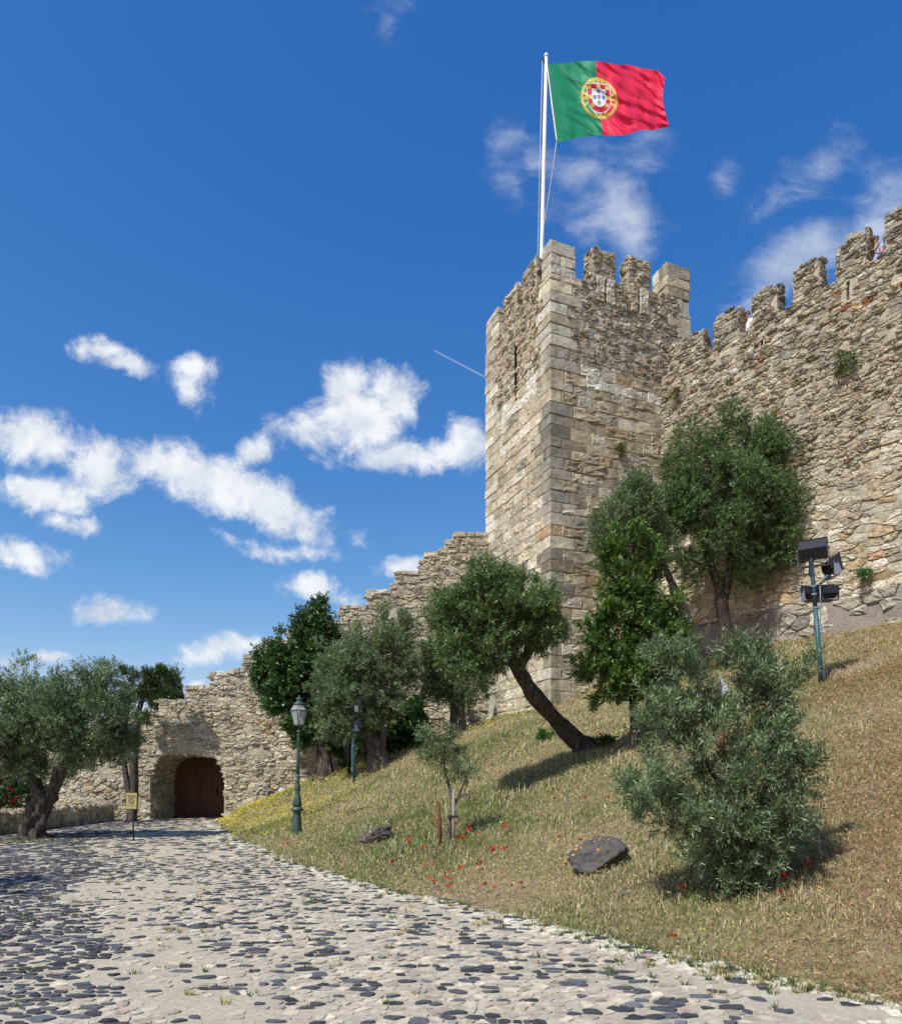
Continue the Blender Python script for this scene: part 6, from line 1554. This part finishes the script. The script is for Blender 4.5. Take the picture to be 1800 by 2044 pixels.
# ------------------------------------------------------------------ flag and flagpole
def build_flag():
    Y = 27.5; B = P(1077, 560, Y); B = Vector((B.x, B.y, 18.0)); top = P(1090, 113, Y)
    t = empty('flagpole', B); tag(t, 'tall white flagpole rising from the top of the tower', 'flagpole')
    v = top - B; a = Acc(); a.tube([(0, 0, 0), v * .33, v * .66, v], [.092, .082, .072, .058], 14); a.obj('shaft', M_WHITE, t, True)
    a = Acc(); a.lathe([(.08, 0), (.085, .05), (.05, .12), (.01, .14)], 12, Matrix.Translation(v)); a.obj('finial', M_WHITE, t, True)
    a = Acc(); c = v + Vector((-.12, -.02, -.18)); a.tube([c + Vector((0, -.02, 0)), c + Vector((0, .02, 0))], .07, 12); a.tube([v + Vector((0, 0, -.1)), c], .02, 6); a.obj('pulley', M_BLACK, t)
    a = Acc(); A0 = v + Vector((-.15, -.05, -.2)); a.tube([A0, v * .6 + Vector((-.16, -.05, 0)), v * .3 + Vector((-.16, -.05, 0)), Vector((-.14, -.05, .8))], .012, 5); a.obj('halyard', M_ROPE, t, True)
    hk = P(1110, 284, Y - .1) - B
    a = Acc(); a.tube([hk, P(1104, 330, Y - .1) - B, P(1095, 390, Y - .1) - B, P(1085, 450, Y - .1) - B, P(1081, 520, Y - .05) - B], .012, 5)
    a.tube([P(1092, 130, Y - .1) - B, P(1100, 205, Y - .1) - B, hk], .012, 5); a.obj('halyard', M_ROPE, t, True)
    # the cloth
    nu, nv = 340, 220
    u, w = np.meshgrid(np.linspace(0, 1, nu), np.linspace(0, 1, nv))
    us = [0, .2, .4, .6, .8, .92, 1.0]
    tx = np.interp(u, us, [1092, 1140, 1188, 1237, 1285, 1313, 1327]); ty = np.interp(u, us, [128, 123, 120, 128, 136, 139, 150])
    bx = np.interp(u, us, [1112, 1158, 1203, 1246, 1288, 1312, 1333]); by = np.interp(u, us, [284, 273, 269, 269, 259, 255, 251])
    px = bx * (1 - w) + tx * w; py = by * (1 - w) + ty * w
    px = px + 3.0 * np.sin(u * 8 + w * 5) * u * .6 + (-5 * np.sin(w * math.pi)) * ss(.75, 1, u)
    py = py + 2.5 * np.sin(u * 14 + 1) * u + 2.0 * np.sin(u * 31 + w * 9) * u * .6
    rg = np.random.default_rng(5)
    d = .34 * np.sin(u * 7.5 + w * 1.2 + .4) * ss(0, .4, u) * .7
    for k in range(26):                                   # creases running from the hoist corners and sharp ripples at the fly
        a_ = rg.normal(.55, .45); f = rg.uniform(14, 52); ph = rg.uniform(0, 6.28)
        s = np.sin((u * 1.5 * math.cos(a_) + w * math.sin(a_)) * f + ph + 1.6 * np.sin(u * rg.uniform(3, 9) + w * rg.uniform(3, 9) + ph))
        loc = .5 + .5 * np.sin(u * rg.uniform(2, 7) + w * rg.uniform(2, 7) + rg.uniform(0, 6.28))
        d = d + (np.abs(s) ** .7 * np.sign(s)) * loc ** 2 * (.62 / f) * (.35 + .75 * u) * np.minimum(1, u * 8 + .1)
    Yd = Y - .12 + d
    V = np.stack([(px - CX) / F * Yd, Yd, EYE + (HY - py) / F * Yd], -1)
    # print: two fields, armillary sphere, shield with five small shields and seven castles
    col = np.where((u < .4)[..., None], np.array([.010, .27, .135]), np.array([.82, .03, .09]))
    E = (u - .402) / .155; H = (w - .50) / .275
    yel = np.array([.66, .56, .10]); r = np.hypot(E, H)
    ring = np.abs(r - .94) < .07
    def band(c, th): return (np.abs(c) < th) & (r < .94)
    arm = ring | band(E, .055) | band(H - .12 * 0, .055) | band(H - .42 + .35 * E ** 2 * 0 - .45 * E, .055) | band(np.hypot(E * .9, (H + 1.25) * .9) - 1.12, .05) | band(np.hypot(E * .9, (H - 1.25) * .9) - 1.12, .05) | band(np.hypot(E * 2.0, H) - .93, .05)
    col = np.where(arm[..., None], yel, col)
    Hs = H - .04
    def shield(k): 
        e, h = E / k, Hs / k
        return (np.abs(e) < .60) & (h < .66) & np.where(h > -.1, True, np.hypot(e, (h + .1) * .95) < .60)
    so = shield(1.07); s1 = shield(1.0); s2 = shield(.64)
    col = np.where(so[..., None], np.array([.74, .74, .74]), col); col = np.where(s1[..., None], np.array([.56, .018, .05]), col)
    for (cx, cy) in ((-.47, .52), (0, .54), (.47, .52), (-.48, .05), (.48, .05), (-.40, -.36), (.40, -.36)):
        e, h = (E - cx), (Hs - cy)
        cs = ((np.abs(e) < .095) & (h > -.10) & (h < .03)) | ((np.abs(np.abs(e) - .07) < .03) & (h >= .03) & (h < .10)) | ((np.abs(e) < .025) & (h >= .03) & (h < .10))
        col = np.where((cs & s1 & ~s2)[..., None], yel, col)
    col = np.where(s2[..., None], np.array([.76, .77, .80]), col)
    for (cx, cy) in ((0, .27), (0, 0.0), (0, -.27), (-.235, 0), (.235, 0)):
        e, h = (E - cx), (Hs - cy)
        q = (np.abs(e) < .085) & (h < .095) & np.where(h > -.02, True, np.hypot(e, h + .02) < .085)
        dots = np.zeros_like(q)
        for (dx, dy) in ((0, 0), (-.045, .05), (.045, .05), (-.035, -.045), (.035, -.045)): dots |= np.hypot(e - dx, h - dy) < .018
        col = np.where((q & s2)[..., None], np.array([.02, .045, .28]), col); col = np.where((q & dots & s2)[..., None], np.array([.76, .77, .8]), col)
    I = np.arange(nu * nv).reshape(nv, nu); Q = np.stack([I[:-1, :-1], I[:-1, 1:], I[1:, 1:], I[1:, :-1]], -1).reshape(-1, 4)
    o = V[nv // 2, 0]; e = empty('flag', tuple(o)); tag(e, 'large green and red flag with gold armillary sphere and shield, flying in the wind', 'flag')
    link('cloth', mk_mesh('cloth', V.reshape(-1, 3) - o, Q, None, col.reshape(-1, 3), True), M_FLAG, e)
    a = Acc(); a.tube([tuple(V[i, 0] - o + np.array([-.01, 0, 0])) for i in range(0, nv, 12)] + [tuple(V[-1, 0] - o)], .022, 6); a.obj('hoist_band', M_WHITE, e, True)
build_flag()

# ------------------------------------------------------------------ visitors on the wall walk
def skin_mesh(name, joints, edges, mat, parent, levels=2):
    me = bpy.data.meshes.new(name); me.from_pydata([j[0] for j in joints], edges, [])
    o = link(name, me, mat, parent); bm = bmesh.new(); bm.from_mesh(me); lay = bm.verts.layers.skin.verify(); bm.verts.ensure_lookup_table()
    for i, v in enumerate(bm.verts): v[lay].radius = (joints[i][1], joints[i][2] if len(joints[i]) > 2 else joints[i][1]); v[lay].use_root = (i == 0)
    bm.to_mesh(me); bm.free()
    m = o.modifiers.new('skin', 'SKIN'); m.use_smooth_shade = True
    o.modifiers.new('sub', 'SUBSURF').levels = levels; o.modifiers['sub'].render_levels = levels
    return o
def person(label, loc, rz, rarm, larm, shirt, trousers, hair, phone=None, extra=None):
    """stands on the wall walk; rarm / larm: elbow and hand positions relative to the shoulder"""
    t = empty('person', loc, rz); tag(t, label, 'person', 'visitors on the castle wall')
    S = 1.42; sh = .17
    RS, LS = Vector((-sh, 0, S - .02)), Vector((sh, 0, S - .02)); RE, RH = RS + Vector(rarm[0]), RS + Vector(rarm[1]); LE, LH = LS + Vector(larm[0]), LS + Vector(larm[1])
    J = [((0, 0, .92), .13, .10), ((0, 0, 1.12), .12, .09), ((0, 0, 1.32), .15, .095), ((0, 0, 1.44), .07, .065), ((0, -.005, 1.52), .052, .055), ((0, -.015, 1.585), .066, .078), ((0, -.015, 1.67), .078, .09), ((0, -.005, 1.74), .055, .065),
         (RS, .055), ((RS + RE) / 2, .046), (RE, .038), (RH, .028), (LS, .055), ((LS + LE) / 2, .046), (LE, .038), (LH, .028),
         ((-.10, 0, .84), .085), ((-.11, -.01, .48), .055), ((-.11, .02, .08), .04), ((-.11, -.13, .035), .035), ((.10, 0, .84), .085), ((.11, -.01, .48), .055), ((.11, .02, .08), .04), ((.11, -.13, .035), .035)]
    J = [(tuple(j[0]),) + tuple(j[1:]) for j in J]
    Ed = [(0, 1), (1, 2), (2, 3), (3, 4), (4, 5), (5, 6), (6, 7), (2, 8), (8, 9), (9, 10), (10, 11), (2, 12), (12, 13), (13, 14), (14, 15), (0, 16), (16, 17), (17, 18), (18, 19), (0, 20), (20, 21), (21, 22), (22, 23)]
    # palms, four fingers and a thumb on each hand
    for (E_, H_, hi, sgn) in ((RE, RH, 11, -1), (LE, LH, 15, 1)):
        d = (H_ - E_).normalized(); s = d.cross(Vector((0, 1, 0)))
        if s.length < .2: s = d.cross(Vector((1, 0, 0)))
        s.normalize(); n = d.cross(s)
        k0 = len(J); J.append((tuple(H_ + d * .06), .032, .016)); Ed.append((hi, k0))
        for q, ln in ((-.027, .062), (-.009, .075), (.009, .07), (.027, .055)):
            a1 = H_ + d * (.07) + s * q; a2 = a1 + d * ln * .55 + n * .008; a3 = a1 + d * ln + n * .022
            k = len(J); J += [(tuple(a1), .010), (tuple(a2), .009), (tuple(a3), .007)]; Ed += [(k0, k), (k, k + 1), (k + 1, k + 2)]
        k = len(J); J += [(tuple(H_ + s * .038 + d * .03), .012), (tuple(H_ + s * .06 + d * .065 + n * .01), .009)]; Ed += [(hi, k), (k, k + 1)]
    skin_mesh('body', J, Ed, M_SKIN, t)
    sh_ = [((0, 0, .90), .155, .125), ((0, 0, 1.12), .142, .112), ((0, 0, 1.33), .17, .115), ((0, 0, 1.43), .075, .075), (tuple(RS), .07), (tuple((RS + RE) / 2), .062), (tuple(LS), .07), (tuple((LS + LE) / 2), .062)]
    skin_mesh('shirt', sh_, [(0, 1), (1, 2), (2, 3), (2, 4), (4, 5), (2, 6), (6, 7)], shirt, t)
    skin_mesh('trousers', [((0, 0, .90), .15, .118), ((-.105, 0, .82), .105), ((-.11, -.01, .48), .075), ((-.11, .02, .10), .058), ((.105, 0, .82), .105), ((.11, -.01, .48), .075), ((.11, .02, .10), .058)], [(0, 1), (1, 2), (2, 3), (0, 4), (4, 5), (5, 6)], trousers, t)
    skin_mesh('hair', [((0, .03, 1.61), .075, .07), ((0, .02, 1.70), .092, .095), ((0, -.01, 1.765), .075, .085)], [(0, 1), (1, 2)], hair, t)
    f = Acc(); f.box(-.07, -.012, -.118, -.10, 1.655, 1.69); f.box(.012, .07, -.118, -.10, 1.655, 1.69); f.box(-.012, .012, -.116, -.108, 1.675, 1.685); f.obj('sunglasses', M_BLACK, t)
    f = Acc(); f.tube([(0, -.10, 1.66), (0, -.122, 1.625), (0, -.108, 1.618)], [.010, .014, .010], 6); f.tube([(-.028, -.098, 1.583), (0, -.104, 1.582), (.028, -.098, 1.583)], .006, 5); f.obj('nose_and_mouth', M_SKIN, t, True)
    if phone: f = Acc(); c = RH + Vector(phone); f.box(c.x - .04, c.x + .04, c.y - .006, c.y + .006, c.z - .075, c.z + .075); o = f.obj('phone', M_BLACK, None); o.location = t.location; o.rotation_euler = t.rotation_euler; tag(o, 'black phone held up above the battlements by the visitor in white', 'phone')
    if extra: extra(t)
    return t
def build_people():
    white = plain('white_shirt', (.75, .76, .80)); blue = plain('blue_print_shirt', (.30, .38, .58)); navy = plain('navy_cloth', (.03, .05, .14)); dark = plain('dark_cloth', (.03, .03, .035)); pinks = plain('pink_top', (.55, .22, .2))
    brown = plain('brown_hair', (.05, .025, .015)); blackh = plain('black_hair', (.012, .010, .010))
    base = math.atan2(W_D.y, W_D.x)                      # facing out over the wall: local -y
    def spot(px, back): 
        r = (px - CX) / F; s = (WJ.y * r - WJ.x) / (.706 + r); q = Vector((WJ.x + .706 * s, WJ.y - s)); return (q.x + .817 * back, q.y + .577 * back, 15.72)
    person('person in white shirt with forearm raised, holding a phone at a crenel', spot(1474, .50), base, ((-.26, -.20, -.12), (-.28, -.26, .22)), ((.05, -.1, -.28), (.05, -.25, -.4)), white, navy, brown, (0, -.02, .12))
    person('person in pale top with arm stretched out pointing along the wall', spot(1537, .40), base - .25, ((-.28, -.05, .12), (-.56, -.10, .22)), ((.08, -.12, -.26), (.02, -.32, -.30)), white, dark, brown)
    def strap(t):
        a = Acc(); a.tube([(.16, -.10, 1.44), (0, -.15, 1.25), (-.16, -.13, 1.02)], [.02, .022, .02], 6); a.obj('bag_strap', plain('mustard_strap', (.22, .13, .02)), t, True)
        a = Acc(); a.box(-.28, -.12, -.2, -.08, .78, 1.04); a.obj('shoulder_bag', plain('mustard_bag', (.25, .15, .03)), t)
    person('person in blue patterned shirt and sunglasses with mustard bag at the highest crenel', spot(1731, .48), base, ((-.26, -.14, -.10), (-.30, -.2, .2)), ((.05, -.1, -.28), (.03, -.25, -.35)), blue, navy, blackh, extra=strap)
    person('person in pink leaning an elbow on the parapet nearest the tower', spot(1391, .50), base + .3, ((-.20, -.22, .02), (-.38, -.30, .05)), ((.05, -.1, -.28), (.03, -.25, -.35)), pinks, navy, brown)
build_people()
